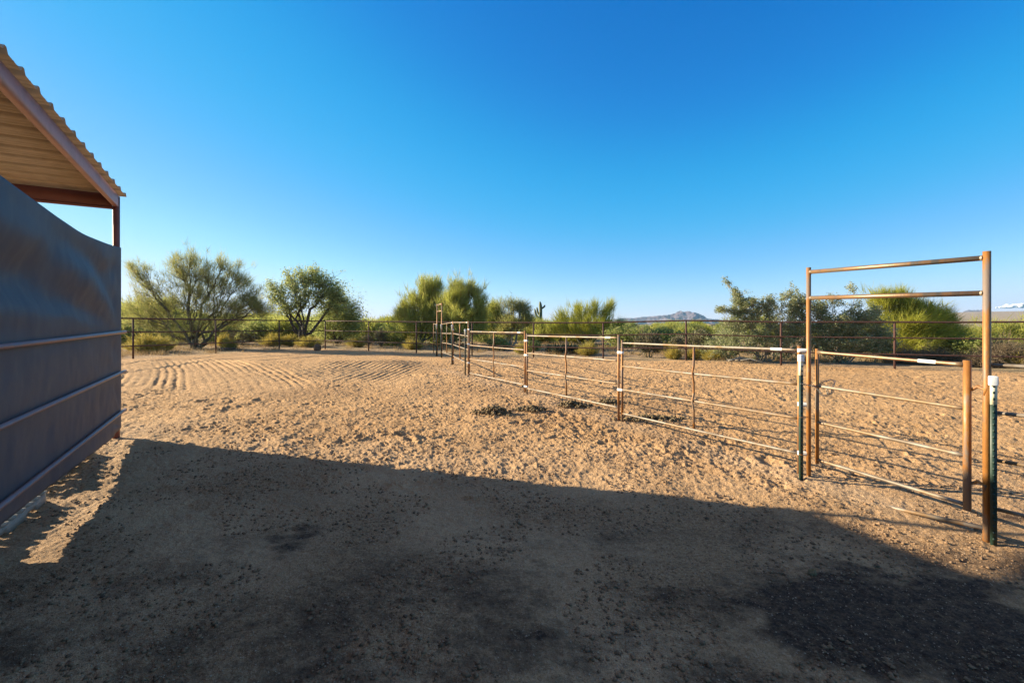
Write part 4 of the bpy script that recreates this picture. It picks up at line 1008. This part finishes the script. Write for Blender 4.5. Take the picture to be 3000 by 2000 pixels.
# ------------------------------------------------------------------ loose crumbs of soil, gravel and straw
def ground_z_fn():
    me = bpy.data.objects['ground'].data; n = len(me.vertices); co = np.empty(n * 3, np.float32); me.vertices.foreach_get('co', co); return co.reshape(-1, 3)
def crumbs(name, label, mat, n, seed, rmin, rmax, smin, smax, flat=.7, lo=.55, thr=-2., biasx=0):
    g = rng(seed); co = ground_z_fn(); rr = np.hypot(co[:, 0], co[:, 1]); w_ = (rr > rmin) & (rr < rmax) & (np.abs(np.arctan2(co[:, 0], co[:, 1])) < 1.05); idx = np.nonzero(w_)[0]
    p = (rr[idx] ** 1.15); p = p * (pn(co[idx, 0] * 1.3, co[idx, 1] * 1.3, seed) > thr); p /= p.sum()
    C = co[g.choice(idx, n, p=p)].astype(float); C[:, :2] += g.normal(size=(n, 2)) * .012
    sz = smin + (smax - smin) * g.random(n) ** 3; C[:, 2] += sz * .25
    base = np.array([[1, 0, 0], [0, 1, 0], [-1, 0, 0], [0, -1, 0], [0, 0, 1], [0, 0, -1], ], float); f = np.array([[0, 1, 4], [1, 2, 4], [2, 3, 4], [3, 0, 4], [1, 0, 5], [2, 1, 5], [3, 2, 5], [0, 3, 5]])
    a = g.random(n) * 6.283; B = base[None] * (lo + (1 - lo) * 1.6 * g.random((n, 6, 1))); x = B[..., 0] * np.cos(a)[:, None] - B[..., 1] * np.sin(a)[:, None]; y = B[..., 0] * np.sin(a)[:, None] + B[..., 1] * np.cos(a)[:, None]
    V = C[:, None] + np.stack([x, y, B[..., 2] * flat], -1) * sz[:, None, None]
    o = mk(name, V.reshape(-1, 3), [(f[None] + (np.arange(n) * 6)[:, None, None]).reshape(-1, 3)], mat); tag(o, label, 'gravel', kind='stuff')
M['clod'] = simple('dirt_clod', [(.10, .060, .034), (.26, .16, .09), (.16, .10, .055)], 9, .95, 0, .001)
M['grit'] = simple('pale_grit', [(.24, .16, .10), (.46, .34, .24), (.34, .22, .14)], 22, .9, 0, .0005)
crumbs('dirt_crumbs', 'loose dark crumbs of soil and dung strewn over the trampled ground', M['clod'], 26000, 301, 1.3, 9.5, .004, .022, thr=-.1)
crumbs('grit', 'pale coarse grit scattered over the shaded ground', M['grit'], 30000, 302, 1.2, 7.0, .0025, .0075)
def straw():
    g = rng(77); n = 420; co = ground_z_fn(); rr = np.hypot(co[:, 0], co[:, 1]); idx = np.nonzero((rr > 1.5) & (rr < 6.5) & (np.abs(np.arctan2(co[:, 0], co[:, 1])) < 1.0))[0]
    C = co[g.choice(idx, n)].astype(float); C[:, 2] += .008; a = g.random(n) * 6.283; L = g.uniform(.02, .09, n); V = []; Fs = []
    for i in range(n):
        d = np.array([math.cos(a[i]), math.sin(a[i]), g.normal() * .08]) * L[i]; s = np.array([-math.sin(a[i]), math.cos(a[i]), 0]) * .0011; c = C[i]; k = len(V); m = c + d * .5 + s * g.normal() * 4
        V += [c - s, c + s, m + s, m - s, c + d + s, c + d - s]; Fs += [[k, k + 1, k + 2, k + 3], [k + 3, k + 2, k + 4, k + 5]]
    o = mk('straw', np.array(V), [np.array(Fs)], M['dry']); tag(o, 'stray bits of straw lying on the shaded ground', 'straw', kind='stuff')
straw()

# ------------------------------------------------------------------ haze
def haze():
    R = 4100; z0, z1 = -14.5, 190
    mb = MB(); mb.box((0, 0, (z0 + z1) / 2), (2 * R, 2 * R, z1 - z0)); o = mb.build('haze'); o['kind'] = 'stuff'; tag(o, 'thin blue desert air between the arena and the mountains', 'haze')
    m, n = mat_new('haze_air'); v = n.nodes.new('ShaderNodeVolumePrincipled'); v.inputs['Color'].default_value = (.36, .68, 1.0, 1); v.inputs['Density'].default_value = HAZE; v.inputs['Anisotropy'].default_value = .2
    ou = n.nodes.new('ShaderNodeOutputMaterial'); n.links.new(v.outputs[0], ou.inputs['Volume']); o.data.materials.append(m); o.display_type = 'WIRE'
HAZE = 1.1e-4
haze()
